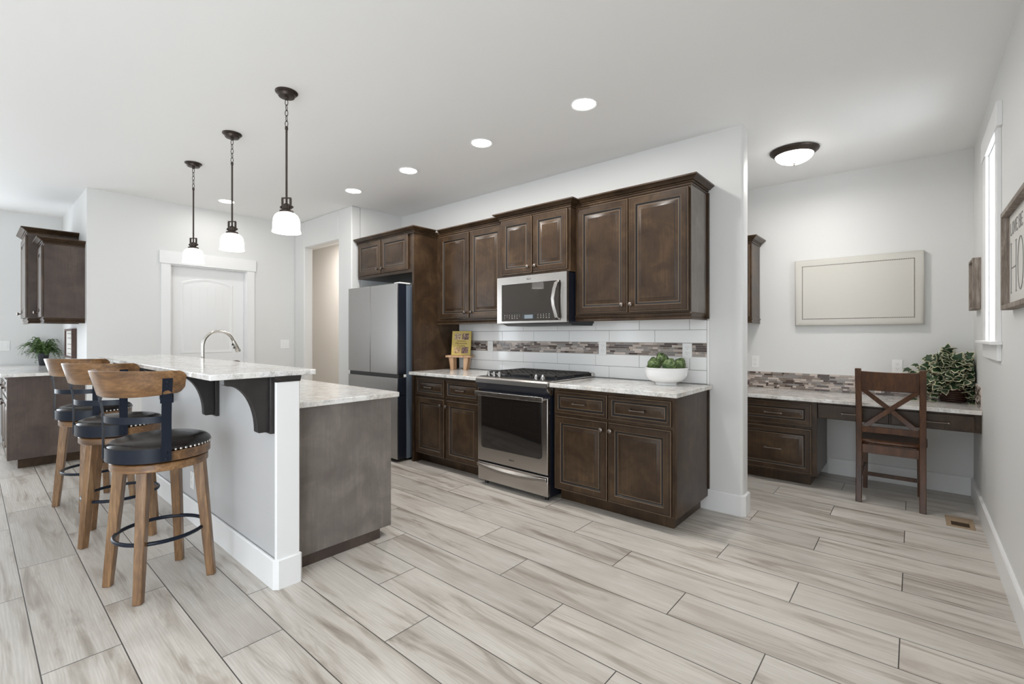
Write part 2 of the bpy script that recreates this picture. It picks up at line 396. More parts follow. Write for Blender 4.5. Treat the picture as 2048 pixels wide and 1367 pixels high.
# kitchen wall with a rounded free end
rr = .02
pts = [(-4.85, KW), (-.905 - rr, KW)] + [(-.905 - rr + rr * math.sin(a), KW + rr - rr * math.cos(a)) for a in [R(q) for q in (15, 30, 45, 60, 75, 90)]]
pts += [(-.905 - rr + rr * math.cos(a), 3.662 - rr + rr * math.sin(a)) for a in [R(q) for q in (0, 15, 30, 45, 60, 75, 90)]] + [(-4.85, 3.662)]
struct(MB().prism(pts, 'z', 0, CEIL).build('wall_kitchen', M['wall'], ang=50))
sbox('wall_alcove', M['wall'], -2.1, .6, AW, AW + .12, 0, CEIL)
sbox('wall_alcove_side', M['wall'], -2.1, -2.0, 3.662, AW, 0, CEIL)
# right wall round its window
WY0, WY1, WZ0, WZ1 = 3.69, 4.15, 1.232, 2.384
wr = MB(); wr.box(RW, RW + .15, -4.6, -3.65, 0, CEIL).box(RW, RW + .15, -3.65, -.95, 2.25, CEIL).box(RW, RW + .15, -3.65, -.95, 0, .15).box(RW, RW + .15, -.95, WY0, 0, CEIL).box(RW, RW + .15, WY1, AW, 0, CEIL).box(RW, RW + .15, WY0, WY1, 0, WZ0).box(RW, RW + .15, WY0, WY1, WZ1, CEIL)
struct(wr.build('wall_right', M['wall']))
wn = struct(MB().box(RW - .018, RW, WY0 - .08, WY0, WZ0, WZ1).box(RW - .018, RW, WY1, WY1 + .15, WZ0, WZ1).build('window_1', M['trim'], None, .002))
MB().box(RW - .024, RW, WY0 - .115, WY1 + .18, WZ1, WZ1 + .13).build('head_casing', M['trim'], wn, .002)
MB().box(RW - .05, RW, WY0 - .115, WY1 + .195, WZ0 - .018, WZ0).box(RW - .001, RW + .149, WY0 + .0005, WY1 - .0005, WZ0 - .018, WZ0 + .002).build('sill', M['trim'], wn, .003)
MB().box(RW - .018, RW, WY0 - .08, WY1 + .15, WZ0 - .105, WZ0 - .0185).build('apron', M['trim'], wn, .002)
jm = MB(); jm.box(RW, RW + .149, WY0, WY0 + .006, WZ0 + .002, WZ1).box(RW, RW + .149, WY1 - .006, WY1, WZ0 + .002, WZ1).box(RW, RW + .149, WY0 + .006, WY1 - .006, WZ1 - .006, WZ1)
jm.build('jamb', M['trim'], wn)
sa = MB(); X0, X1 = RW + .085, RW + .125; a, b_, c_, d_ = WY0 + .006, WY1 - .006, WZ0 + .002, WZ1 - .006
sa.box(X0, X1, a, a + .045, c_, d_).box(X0, X1, b_ - .045, b_, c_, d_).box(X0, X1, a + .045, b_ - .045, c_, c_ + .05).box(X0, X1, a + .045, b_ - .045, d_ - .05, d_).box(X0 + .005, X1 - .005, a + .045, b_ - .045, 1.79, 1.83)
sa.build('window_sash', M['trim'], wn, .002)
MB().box(RW + .100, RW + .104, a + .045, b_ - .045, c_ + .05, d_ - .05).build('glass_pane', M['glass'], wn)
# door wall, passage wall, nook walls, rear shell
DY0, DY1, DZ = 1.462, 2.25, 2.06
wd = MB().box(DW - .12, DW, .77, DY0, 0, CEIL).box(DW - .12, DW, DY1, 2.96, 0, CEIL).box(DW - .12, DW, DY0, DY1, DZ, CEIL)
struct(wd.build('wall_left', M['wall']))
sbox('wall_nook_side', M['wall'], NW, DW - .12, .77, .89, 0, CEIL)
struct(MB().box(NW - .12, NW, -4.6, -2.7, 0, CEIL).box(NW - .12, NW, -.1, .89, 0, CEIL).box(NW - .12, NW, -2.7, -.1, 0, .4).box(NW - .12, NW, -2.7, -.1, 2.4, CEIL).build('wall_nook_end', M['wall']))
def glazing(name, axis, p0, p1, u0, u1, z0, z1, n):
    mb = MB(); f = .06
    def bx(a, b_, c_, d_): (mb.box(p0, p1, a, b_, c_, d_) if axis == 'x' else mb.box(a, b_, p0, p1, c_, d_))
    bx(u0, u1, z0, z0 + f); bx(u0, u1, z1 - f, z1)
    for i in range(n + 1):
        u = u0 + (u1 - u0 - f) * i / n; bx(u, u + f, z0 + f, z1 - f)
    struct(mb.build(name, M['trim']))
glazing('door_2', 'x', RW + .06, RW + .11, -3.65, -.95, .15, 2.25, 2)
glazing('window_2', 'y', -4.57, -4.53, -2.9, -.3, .4, 2.4, 2)
glazing('window_3', 'y', -4.57, -4.53, -6.15, -5.45, .8, 1.7, 1)
glazing('window_4', 'x', NW - .09, NW - .05, -2.7, -.1, .4, 2.4, 2)
OX0, OX1, OZ = -6.0, -5.14, 2.40
wp = MB().box(DW, OX0, 2.84, 2.955, 0, CEIL).box(OX1, -4.85, 2.84, 2.955, 0, CEIL).box(OX0, OX1, 2.84, 2.955, OZ, CEIL)
struct(wp.build('wall_passage', M['wall'], None, .012))
sbox('wall_fridge_side', M['wall'], -4.97, -4.85, 2.955, 3.9, 0, CEIL)
sbox('wall_corridor', M['corr'], -8.3, -4.85, 3.9, 4.0, 0, CEIL)
sbox('wall_corridor_end', M['corr'], -8.4, -8.3, 2.955, 4.0, 0, CEIL)
sbox('wall_corridor_front', M['corr'], -8.4, DW - .12, 2.84, 2.955, 0, CEIL)
wq = MB()
for a, b_ in ((-8.28, -6.15), (-5.45, -2.9), (-.3, .5)): wq.box(a, b_, -4.6, -4.5, 0, CEIL)
for a, b_, c0_, c1_ in ((-6.15, -5.45, .8, 1.7), (-2.9, -.3, .4, 2.4)): wq.box(a, b_, -4.6, -4.5, 0, c0_).box(a, b_, -4.6, -4.5, c1_, CEIL)
struct(wq.build('wall_rear', M['wall']))
# baseboards
def base_prof(h, t): return [(0, 0), (t, 0), (t, h - .006), (t - .006, h), (0, h)]
bp = base_prof(.146, .016)
c = .018
kb = MB().sweep([(-1.19, KW), (-.905 - c, KW), (-.905, KW + c), (-.905, 3.662 - c), (-.905 - c, 3.662), (-2.0, 3.662)], bp)
struct(kb.build('baseboard_kitchen', M['trim']))
struct(MB().sweep([(-.60, AW), (RW - .0002, AW)], bp).build('baseboard_alcove', M['trim']))
struct(MB().sweep([(RW, 5.148), (RW, -.85)], bp).build('baseboard_right', M['trim']))
struct(MB().sweep([(DW, .775), (DW, DY0 - .09)], bp).sweep([(DW, DY1 + .09), (DW, 2.838)], bp).build('baseboard_left', M['trim']))
# interior door with arched plank panel
d1 = struct(MB().box(DW - .105, DW - .07, DY0 + .012, DY1 - .012, .01, DZ - .012).build('door_1', M['trim'], None, .002))
def ring_panel(mb, loops_u_v, depths):     # loops on the plane x = DW-.07, out towards +X
    mb.loft([[(DW - .07 + dp, u, v) for u, v in lp] for lp, dp in zip(loops_u_v, depths)], False, True)
def arch_loop(y0, y1, z0, z1, rise, n=14):
    p = [(y0, z0), (y1, z0), (y1, z1)]
    for i in range(1, n):
        t = i / n; y = y1 + (y0 - y1) * t; p.append((y, z1 + rise * (1 - (2 * t - 1) ** 2)))
    return p + [(y0, z1)]
pm = MB()
for (z0, z1, rise) in ((1.085, 1.845, .055), (.20, .93, 0)):
    ys = (1.60, 2.085)
    L_ = [arch_loop(ys[0] - .03 + e, ys[1] + .03 - e, z0 - .03 + e, z1 + .03 - e, rise) for e in (0, .008, .02, .032, .04, .055)]
    ring_panel(pm, L_, (.0002, .006, .006, .0012, .0012, .004))
    for i in range(1, 6): pm.box(DW - .067, DW - .0645, ys[0] + i * .081 - .0025, ys[0] + i * .081 + .0025, z0 + .03, z1 - .02)
pm.build('arched_panel', M['trim'], d1)
MB().lathe([(.026, 0), (.026, .004), (.012, .008), (.011, .03), (.024, .04), (.026, .052), (.015, .06)], (DW - .07, 1.53, .96), 'x', 16).build('door_knob', M['bronze'], d1)
tr = MB().box(DW - .001, DW + .016, DY0 - .085, DY0 + .001, 0, DZ).box(DW - .001, DW + .016, DY1 - .001, DY1 + .085, 0, DZ)
tr.box(DW - .118, DW - .0005, DY0 - .0005, DY0 + .012, 0, DZ - .012).box(DW - .118, DW - .0005, DY1 - .012, DY1 + .0005, 0, DZ - .012).box(DW - .118, DW - .0005, DY0, DY1, DZ - .012, DZ)
t1 = struct(tr.build('trim_1', M['trim'], None, .002))
MB().box(DW - .001, DW + .024, DY0 - .10, DY1 + .10, DZ, DZ + .14).build('head_casing', M['trim'], t1, .002)

# ------------------------------------------------------------------ pony wall of the island
PX0, PX1 = -5.2, -2.421
struct(MB().box(PX0, PX1, 1.003, 1.112, 0, 1.030).build('wall_island', M['pony']))
tp = MB().prism([(PX1, .997), (PX1 + .008, .997), (PX1 + .015, 1.002), (PX1 + .015, 1.112), (PX1 + .010, 1.117), (PX1, 1.117)], 'z', 0, 1.030)
struct(tp.build('trim_2', M['trim']))
struct(MB().sweep([(PX0, .999), (PX0, .998), (PX1 + .002, .998), (PX1 + .015, 1.011), (PX1 + .015, 1.110), (PX1 + .009, 1.116)], base_prof(.148, .013)).build('baseboard_island', M['trim']))
capt = MB().sweep([(PX0, 1.003), (PX1 + .012, 1.003), (PX1 + .012, 1.118)], [(-.03, 1.031), (.006, 1.031), (.009, 1.036), (.011, 1.046), (.016, 1.051), (.018, 1.0595), (-.03, 1.0595)])
struct(capt.build('trim_3', M['corbel']))

# ------------------------------------------------------------------ cabinet pieces
def rect(x0, x1, z0, z1, e, y): return [(x0 + e, y, z0 + e), (x1 - e, y, z0 + e), (x1 - e, y, z1 - e), (x0 + e, y, z1 - e)]
def raised_front(name, parent, x0, x1, z0, z1, yf, fr=.058, s=1, t=.02):
    k = fr
    rings = [(0, t), (0, .005), (.0015, .002), (.0045, 0), (.0100, 0), (.0108, .0016), (.0130, .0016), (.0138, 0), (k - .009, 0), (k - .006, .0025), (k - .001, .0035),
             (k + .003, .0085), (k + .010, .0098), (k + .014, .0088), (k + .038, .0028), (k + .040, .0012)]
    w2 = min(x1 - x0, z1 - z0) / 2
    if k + .04 > w2 - .01: rings = [(min(a, w2 - .012), b) for a, b in rings]
    sm_ = [0] * (len(rings) - 1)
    for i in (5, 6, 9, 10, 11, 14): sm_[i] = 1
    for i in (2, 8, 12): sm_[i] = 2
    return MB().loft([rect(x0, x1, z0, z1, e, yf + s * dp) for e, dp in rings], True, True, segm=sm_).build(name, [M['cab'], M['glaze'], M['edgewear']], parent, 0, ang=28)
def slab_front(name, parent, x0, x1, z0, z1, yf, t=.02):
    return MB().box(x0, x1, yf, yf + t, z0, z1).build(name, M['cab'], parent, .003)
def knob(parent, x, z, yf):
    MB().lathe([(.007, 0), (.006, .010), (.007, .014), (.0145, .018), (.0165, .023), (.0155, .028), (.010, .032), (.003, .034)], (x, yf, z), '-y', 14).build('knob', M['pewter'], parent)
def pull(parent, x, z, yf, w=.098):
    mb = MB(); h = w / 2
    for sx in (-1, 1): mb.lathe([(.009, 0), (.007, .004), (.0055, .010), (.006, .022), (.0075, .026), (.0075, .031), (.004, .034)], (x + sx * h, yf, z), '-y', 12)
    mb.tube([(x - h, yf - .027, z), (x - h * .86, yf - .028, z), (x - h * .5, yf - .029, z), (x, yf - .030, z), (x + h * .5, yf - .029, z), (x + h * .86, yf - .028, z), (x + h, yf - .027, z)], [.0065, .0065, .0046, .0042, .0046, .0065, .0065], 10)
    mb.build('pull', M['pewter'], parent)
CR = [(0, 2.294), (.009, 2.294), (.010, 2.306), (.007, 2.309), (.015, 2.3115), (.017, 2.317), (.014, 2.320), (.025, 2.3225), (.042, 2.337), (.050, 2.341), (.056, 2.344), (.056, 2.354), (0, 2.354)]
def crown(parent, path, dz=0, name='crown_moulding'):
    MB().sweep(path, [(u, z + dz) for u, z in CR]).build(name, M['cab'], parent, ang=25)
def light_rail(parent, path, z0):
    MB().sweep(path, [(-.018, z0 + .05), (.006, z0 + .05), (.010, z0 + .044), (.010, z0 + .036), (.003, z0 + .026), (.001, z0 + .018), (.006, z0 + .012), (.006, z0), (-.018, z0)]).build('light_rail', M['cab'], parent, ang=25)

def base_unit(name, label, x0, x1, yf, yb, doors, drawers, ztop=.8755, zb=.10, toe=None, group=None):
    t = thing(name, ((x0 + x1) / 2, (yf + yb) / 2, 0), label, 'cabinet', group)
    MB().box(x0, x1, yf, yb, zb, ztop).build('body', M['cab'], t, .0015)
    if toe: MB().box(*toe, .0, zb).build('toe_kick', M['cab'], t)
    for a, b_, z0, z1, kx in doors:
        d = raised_front('door', t, a, b_, z0, z1, yf - .02)
        if kx is not None: knob(d, kx, z1 - .055, yf - .02)
    for a, b_, z0, z1 in drawers:
        d = raised_front('drawer', t, a, b_, z0, z1, yf - .02, .034)
        pull(d, (a + b_) / 2, (z0 + z1) / 2, yf - .02 + .002)
    return t
G_BASE = None
t = base_unit('base_cabinet', 'dark stained base cabinet between the range and the end of the kitchen wall', -2.085, -1.150, 2.92, 3.520,
    [(-2.064, -1.622, .110, .660, -1.660), (-1.612, -1.166, .110, .660, -1.588)], [(-2.064, -1.622, .682, .845), (-1.612, -1.166, .682, .845)], toe=(-2.085, -1.190, 3.012, 3.51))
MB().box(-1.150, -1.136, 2.921, 3.505, .10, .8755).box(-1.150, -1.128, 3.505, 3.526, .15, .8755).build('end_panel', M['cab'], t, .0015)
base_unit('base_cabinet', 'dark stained base cabinet between the range and the refrigerator panel', -3.798, -2.862, 2.92, 3.520,
    [(-3.752, -3.335, .112, .660, -3.366), (-3.310, -2.880, .112, .660, -3.288)], [(-3.752, -3.335, .684, .845), (-3.310, -2.880, .684, .845)], toe=(-3.798, -2.862, 3.012, 3.51))

def wall_unit(name, label, x0, x1, yf, yb, z0, z1, doors, group=None):
    t = thing(name, ((x0 + x1) / 2, (yf + yb) / 2, z0), label, 'cabinet', group)
    MB().box(x0, x1, yf, yb, z0, z1).build('body', M['cab'], t, .0015)
    for a, b_, c0, c1, kx, kz in doors:
        d = raised_front('door', t, a, b_, c0, c1, yf - .02); knob(d, kx, kz, yf - .02)
    return t
t = wall_unit('wall_cabinet', 'tall dark wall cabinet over the white artichoke bowl', -2.080, -1.150, 3.210, 3.520, 1.425, 2.345,
    [(-2.050, -1.613, 1.437, 2.281, -1.653, 1.492), (-1.604, -1.163, 1.437, 2.281, -1.581, 1.492)])
MB().box(-1.150, -1.130, 3.505, 3.526, 1.385, 2.30).build('scribe_strip', M['cab'], t)
MB().box(-1.1499, -1.1485, 3.2105, 3.505, 1.426, 2.30).build('end_panel', M['palepanel'], t)
crown(t, [(-2.020, 3.212), (-1.152, 3.212), (-1.152, 3.526)]); light_rail(t, [(-2.080, 3.214), (-1.154, 3.214), (-1.154, 3.526)], 1.376)
t = wall_unit('wall_cabinet', 'short dark wall cabinet mounted above the microwave', -2.838, -2.083, 3.140, 3.520, 1.780, 2.345,
    [(-2.812, -2.464, 1.800, 2.285, -2.498, 1.850), (-2.452, -2.104, 1.800, 2.285, -2.418, 1.850)])
crown(t, [(-2.836, 3.526), (-2.836, 3.142), (-2.085, 3.142), (-2.085, 3.526)])
t = wall_unit('wall_cabinet', 'tall dark wall cabinet over the yellow cookbook', -3.798, -2.842, 3.210, 3.520, 1.425, 2.345,
    [(-3.734, -3.307, 1.437, 2.281, -3.345, 1.490), (-3.290, -2.864, 1.437, 2.281, -3.256, 1.490)])
crown(t, [(-3.740, 3.212), (-2.900, 3.212)]); light_rail(t, [(-3.797, 3.214), (-2.842, 3.214)], 1.376)
t = wall_unit('refrigerator_cabinet', 'dark cabinet above the refrigerator with a full height side panel', -4.843, -3.832, 2.920, 3.520, 1.905, 2.345,
    [(-4.815, -4.374, 1.937, 2.303, -4.412, 1.985), (-4.358, -3.893, 1.937, 2.303, -4.322, 1.985)])
MB().box(-3.832, -3.800, 2.912, 3.526, 0, 2.345).build('side_panel', M['cab'], t, .0015)
crown(t, [(-4.845, 2.915), (-3.800, 2.915), (-3.800, 3.155)])
# worktops
def slab(name, label, x0, x1, y0, y1, z0, z1, cat='countertop', bevel=.004):
    return tag(MB().box(x0, x1, y0, y1, z0, z1).build(name, M['stone'], None, bevel, 3), label, cat)
slab('countertop', 'white veined stone countertop carrying the bowl of artichokes', -2.080, -1.108, 2.846, 3.5155, .876, .906)
slab('countertop', 'white veined stone countertop beneath the cookbook stand', -3.799, -2.858, 2.846, 3.5155, .876, .906)

# tile backsplash: subway field, mosaic band, edge strip
TX0, TX1 = -3.78, -1.1465
bs = thing('tile_backsplash', (-2.46, 3.52, .906), 'white subway tile backsplash with a brown mosaic strip behind the range', 'backsplash')
MB().box(TX0, TX1, 3.5205, 3.5265, .9065, 1.42).build('grout_bed', M['grout'], bs)
tm = MB()
for z0, off in ((.909, -1.946), (1.0075, -2.076), (1.2085, -1.945), (1.307, -2.076)):
    k = -6
    while off + k * .402 < TX1:
        a = max(off + k * .402, TX0); b_ = min(off + (k + 1) * .402, TX1); k += 1
        if b_ - a < .012: continue
        tm.box(a + .0014, b_ - .0014, 3.516, 3.522, z0 + .0012, z0 + .0970)
tm.build('subway_tiles', M['tile'], bs, .0012)
def mosaic(mb, u0, u1, z0, rows, ph, put, seed):
    rnd = random.Random(seed)
    for r_ in range(rows):
        u = u0 - rnd.random() * .08
        while u < u1:
            l = rnd.choice((.022, .03, .045, .045, .06, .075, .095)); a, b_ = max(u, u0), min(u + l, u1); u += l
            if b_ - a > .006: put(mb, a + .0009, b_ - .0009, z0 + r_ * ph + .0009, z0 + (r_ + 1) * ph - .0009, rnd.choice((0, 0, 1, 1, 1, 2, 2, 3, 3, 4, 5)))
mm = MB(); mosaic(mm, TX0, TX1, 1.1085, 6, .0163, lambda mb, a, b_, c0, c1, m: mb.box(a, b_, 3.5165, 3.522, c0, c1, m), 3)
mm.build('mosaic_strip', MOS, bs, .0006, 1)
MB().box(TX0, TX1, 3.5190, 3.5215, 1.1065, 1.2080).build('mosaic_grout', M['lgrout'], bs)
MB().box(TX1 + .0005, TX1 + .0165, 3.515, 3.5265, .9065, 1.374).build('edge_strip', M['tile'], bs, .003)

# outlets and switches (built facing -Y at the origin, then turned)
def outlet(name, label, cx, cz, y, w=.072, h=.115, kind='outlet', face='-y', gang=1, group=None):
    t = thing(name, (cx, y, cz) if face == '-y' else (y, cx, cz), label, 'outlet' if kind == 'outlet' else 'switch', group)
    def P(mb, u0, u1, d0, d1, v0, v1):      # u along the wall, d out of the wall
        if face == '-y': mb.box(cx + u0, cx + u1, y - d1, y - d0, cz + v0, cz + v1)
        else: mb.box(y + d0, y + d1, cx + u0, cx + u1, cz + v0, cz + v1)
        return mb
    P(MB(), -w / 2, w / 2, .0003, .006, -h / 2, h / 2).build('plate', M['plate'], t, .002)
    if kind == 'outlet':
        for s in (-1, 1):
            r_ = P(MB(), -.017, .017, .006, .008, s * .020 - .014, s * .020 + .014).build('receptacle', M['plate'], t, .003)
            mb = MB(); P(mb, -.0085, -.0065, .008, .0083, s * .020 + .001, s * .020 + .009); P(mb, .0065, .0085, .008, .0083, s * .020 + .001, s * .020 + .008); P(mb, -.0022, .0022, .008, .0083, s * .020 - .009, s * .020 - .0045)
            mb.build('slots', M['slot'], r_)
    else:
        for g in range(gang):
            u = (g - (gang - 1) / 2) * .046
            P(MB(), u - .016, u + .016, .006, .0085, -.033, .033).build('rocker', M['plate'], t, .002)
    return t
outlet('wall_outlet', 'white outlet in the mosaic strip beside the yellow cookbook', -3.316, 1.151, 3.516)
outlet('wall_outlet', 'white outlet in the mosaic strip between the range and the bowl', -2.006, 1.153, 3.516)
outlet('wall_outlet', 'white outlet in the mosaic strip above the artichoke bowl', -1.288, 1.149, 3.516)
outlet('wall_outlet', 'white outlet over the desk beside the end of the kitchen wall', -1.210, 1.000, AW)
outlet('wall_outlet', 'white outlet over the desk behind the wooden chair', -.107, 1.000, AW)
outlet('wall_outlet', 'white outlet low on the grey island wall behind the stools', -3.75, .274, 1.003)
outlet('light_switch', 'white double switch plate beside the white panelled door', 2.71, 1.150, DW, .114, .118, 'switch', '+x', 2)
outlet('light_switch', 'small white switch plate inside the corridor', -6.90, 1.17, 3.9, .072, .115, 'switch')
outlet('light_switch', 'white switch plate on the wall beside the green fern', .265, 1.14, NW, .114, .118, 'switch', '+x', 2)
# ------------------------------------------------------------------ range
def yrect_round(x0, x1, z0, z1, y, r, n=5, top=True):
    p = []
    for cx, cz, a0 in ((x1 - r, z0 + r, -90), (x1 - r, z1 - r, 0), (x0 + r, z1 - r, 90), (x0 + r, z0 + r, 180)):
        for i in range(n + 1):
            a = R(a0 + 90 * i / n); p.append((cx + r * math.cos(a), y, cz + r * math.sin(a)))
    return p
RX0, RX1 = -2.838, -2.096
rg = thing('gas_range', ((RX0 + RX1) / 2, 3.15, 0), 'stainless steel gas range with black oven window between the base cabinets', 'range')
MB().box(RX0 + .006, RX1 - .001, 2.885, 3.49, .03, .885).build('body', M['blackside'], rg)
od = MB().box(RX0, RX1, 2.850, 2.884, .205, .785).build('oven_door', M['steel'], rg, .004)
gl = [(0, 2.8499), (0, 2.8475), (.003, 2.8465)]
MB().loft([yrect_round(RX0 + .042 + e, RX1 - .052 - e, .318 + e, .772 - e, y, .03 - e) for e, y in gl]).build('oven_window', M['glassblk'], od)
hm = MB()
n = 14; pa = []; hx0, hx1 = RX0 + .010, RX1 - .012
for i in range(n + 1):
    t_ = i / n; pa.append((hx0 + (hx1 - hx0) * t_, 2.800 - .012 * (1 - (2 * t_ - 1) ** 2)))
hm.loft([[(x, y, .762), (x, y + .014, .762), (x, y + .014, .799), (x, y, .799)] for x, y in pa])
for xa in (hx0 + .03, hx1 - .03): hm.box(xa - .012, xa + .012, 2.806, 2.8502, .768, .792)
hm.build('handle', M['steel'], od, .003)
lg = MB(); cx = (RX0 + RX1) / 2 + .01
lg.tube([(cx + .026 * math.cos(a), 2.8492, .262 + .009 * math.sin(a) + .006 * math.cos(a)) for a in [R(20 + 16 * i) for i in range(18)]], .0009, 6)
lo = lg.build('logo', M['pewter'], od)
text('logo_lettering', 'Whirlpool', .013, M['slot'], Matrix.Translation((cx, 2.8494, .258)) @ FACE_MINUS_Y, od)
dw = MB().box(RX0 + .002, RX1, 2.852, 2.884, .04, .192).build('storage_drawer', M['steel'], rg, .004)
hm = MB(); L2 = []
for i in range(n + 1):
    t_ = i / n; s_ = 1 - (2 * t_ - 1) ** 2; x = RX0 + .006 + (RX1 - RX0 - .010) * t_
    L2.append([(x, 2.852, .188 - .012 * s_), (x, 2.834 - .010 * s_, .184 - .026 * s_), (x, 2.832 - .010 * s_, .160 - .026 * s_), (x, 2.852, .152 - .022 * s_)])
hm.loft(L2).build('drawer_handle', M['steel'], dw, .002)
cp = MB()
prof = [(2.905, .918), (2.848, .912), (2.834, .900), (2.832, .868), (2.842, .850), (2.872, .805), (2.884, .800), (2.905, .800)]
cp.prism(prof[:], 'x', RX0 - .008, RX1 + .004)
cpo = cp.build('control_panel', M['blackside'], rg, 0, ang=20)
MB().prism([(2.906, .9185), (2.847, .9128), (2.833, .9005), (2.831, .868), (2.8325, .866), (2.835, .898), (2.849, .909), (2.906, .916)], 'x', RX0 - .008, RX1 + .004).build('trim_band', M['steeldark'], cpo)
MB().prism([(2.905, .919), (2.847, .913), (2.831, .900), (2.829, .868), (2.838, .848), (2.866, .815), (2.884, .800), (2.893, .80), (2.905, .82)], 'x', RX1 + .0045, RX1 + .012).build('end_cap', M['steel'], cpo)
ct = MB().box(RX0 - .012, RX1 + .012, 2.905, 3.470, .9075, .9185).box(RX0 - .012, RX1 + .012, 3.470, 3.500, .9075, .945).build('cooktop', M['steel'], rg, .003)
MB().box(RX0 + .02, RX1 - .02, 2.965, 3.465, .9186, .9205).build('burner_pan', M['blackside'], rg)
for kx in (RX0 + .065, RX0 + .125, RX0 + .185, RX1 - .165, RX1 - .100):
    kb_ = MB().lathe([(.024, 0), (.024, .006), (.019, .010), (.017, .026), (.014, .030)], (kx, 2.925, .919), 'z', 18)
    kb_.obox((kx, 2.925, .949), (.006, .020, .008), Matrix.Rotation(.5, 3, 'Z'))
    kb_.build('burner_knob', M['knobmetal'], rg)
for i in range(3):
    gx0 = RX0 + .004 + i * (RX1 - RX0 - .008) / 3; gx1 = gx0 + (RX1 - RX0 - .008) / 3 - .004; gm = MB()
    z0, z1 = .938, .953
    gm.box(gx0, gx1, 2.970, 2.984, z0, z1).box(gx0, gx1, 3.448, 3.462, z0, z1).box(gx0, gx0 + .012, 2.970, 3.462, z0, z1).box(gx1 - .012, gx1, 2.970, 3.462, z0, z1)
    for q in range(1, 4): gm.box(gx0 + q * (gx1 - gx0) / 4 - .005, gx0 + q * (gx1 - gx0) / 4 + .005, 2.984, 3.448, z0 + .002, z1)
    for q in range(1, 8): gm.box(gx0 + .012, gx1 - .012, 2.970 + q * .0615 - .004, 2.970 + q * .0615 + .004, z0 + .001, z1 - .001)
    for fx in (gx0 + .006, gx1 - .006):
        for fy in (2.977, 3.216, 3.455): gm.box(fx - .006, fx + .006, fy - .006, fy + .006, .9190, z0)
    gm.build('grate', M['cast'], rg, .002)
fm = MB()
for fx in (RX0 + .05, RX1 - .05):
    for fy in (2.91, 3.44): fm.lathe([(.016, 0), (.016, .03)], (fx, fy, 0), 'z', 10)
fm.build('levelling_feet', M['black'], rg)

# ------------------------------------------------------------------ microwave
MX0, MX1 = -2.836, -2.088
mw = thing('microwave', ((MX0 + MX1) / 2, 3.3, 1.37), 'stainless steel microwave with dark glass above the range', 'microwave')
MB().box(MX0 + .002, MX1 - .002, 3.125, 3.515, 1.368, 1.7755).build('body', M['blackside'], mw, .003)
MB().prism([(3.13, 1.3675), (3.515, 1.3675), (3.505, 1.348), (3.20, 1.348)], 'x', MX0 + .03, MX1 - .012).build('vent_grille', M['black'], mw)
dr = MB(); y0 = 3.094
for b in ((MX0, MX0 + .055, 1.371, 1.775), (MX1 - .060, MX1, 1.371, 1.775), (MX0 + .055, MX1 - .060, 1.371, 1.388), (MX0 + .055, MX1 - .060, 1.710, 1.775)): dr.box(b[0], b[1], y0, 3.124, b[2], b[3])
dro = dr.build('door', M['steel'], mw)
win = MB().box(MX0 + .0555, MX1 - .0605, y0 + .003, 3.123, 1.3885, 1.7095).build('window', M['micglass'], dro)
MB().box(MX0 + .10, MX1 - .115, y0 + .0022, y0 + .003, 1.470, 1.472).box(MX0 + .06, MX1 - .066, y0 + .0022, y0 + .003, 1.4545, 1.456).build('window_line', M['black'], win)
MB().box(-2.548, -2.405, y0 + .0018, y0 + .003, 1.403, 1.444).build('control_display', M['black'], win)
MB().box(-2.522, -2.432, y0 + .0012, y0 + .0018, 1.408, 1.440).build('lit_screen', M['display'], win)
kbm = MB(); rnd = random.Random(2)
for zz in (1.411, 1.425, 1.439):
    for q in range(18):
        xx = MX0 + .085 + q * .0285
        if -2.56 < xx < -2.392 or xx > MX1 - .12 or rnd.random() < .12: continue
        l_ = rnd.choice((.004, .006, .009)); kbm.box(xx, xx + l_, y0 + .0022, y0 + .0030, zz, zz + .003)
kbm.build('button_legends', M['plate'], win)
hp = []
hp = [(-2.170, 3.082, 1.705), (-2.170, 3.058, 1.690), (-2.181, 3.046, 1.640), (-2.192, 3.040, 1.560), (-2.186, 3.044, 1.500), (-2.166, 3.058, 1.405), (-2.164, 3.082, 1.390)]
hb = MB(); hb.loft([[(x - .014, y, z), (x + .014, y - .002, z), (x + .014, y + .010, z), (x - .014, y + .010, z)] for x, y, z in hp])
hb.box(-2.180, -2.156, 3.082, 3.0965, 1.690, 1.708).box(-2.176, -2.152, 3.082, 3.0965, 1.388, 1.404)
hb.build('handle', M['steel'], dro, .002)
lx = -2.474
MB().tube([(lx + .020 * math.cos(a), y0 - .0004, 1.747 + .010 * math.sin(a) + .004 * math.cos(a)) for a in [R(20 + 16 * i) for i in range(18)]], .0008, 6).build('logo', M['pewter'], dro)
text('logo_lettering', 'Whirlpool', .012, M['slot'], Matrix.Translation((lx, y0 - .0003, 1.743)) @ FACE_MINUS_Y, dro)

# ------------------------------------------------------------------ refrigerator
FX0, FX1, FY = -4.785, -3.876, 2.765
fr = thing('refrigerator', ((FX0 + FX1) / 2, 3.1, 0), 'tall stainless steel french door refrigerator beneath the dark cabinet', 'refrigerator')
MB().box(FX0 + .003, FX1 - .002, 2.880, 3.500, .025, 1.765).build('body', M['greyside'], fr, .004)
def fdoor(name, x0, x1, z0, z1, side):
    d = MB().box(x0, x1, FY + .012, 2.874, z0, z1).build(name, M['blackside'], fr, .003)
    MB().box(x0, x1, FY, FY + .0118, z0, z1).build('steel_face', M['steelv'], d, .003)
    return d
sx = -4.352
fdoor('door', FX0, sx - .0025, .878, 1.783, 0); fdoor('door', sx + .0025, FX1, .878, 1.783, 1)
fdoor('drawer', FX0, FX1, .664, .838, 0); fdoor('drawer', FX0, FX1, .034, .657, 0)
MB().box(FX0 + .004, FX1 - .004, FY + .018, 2.875, .8385, .8775).build('handle_recess', M['black'], fr)
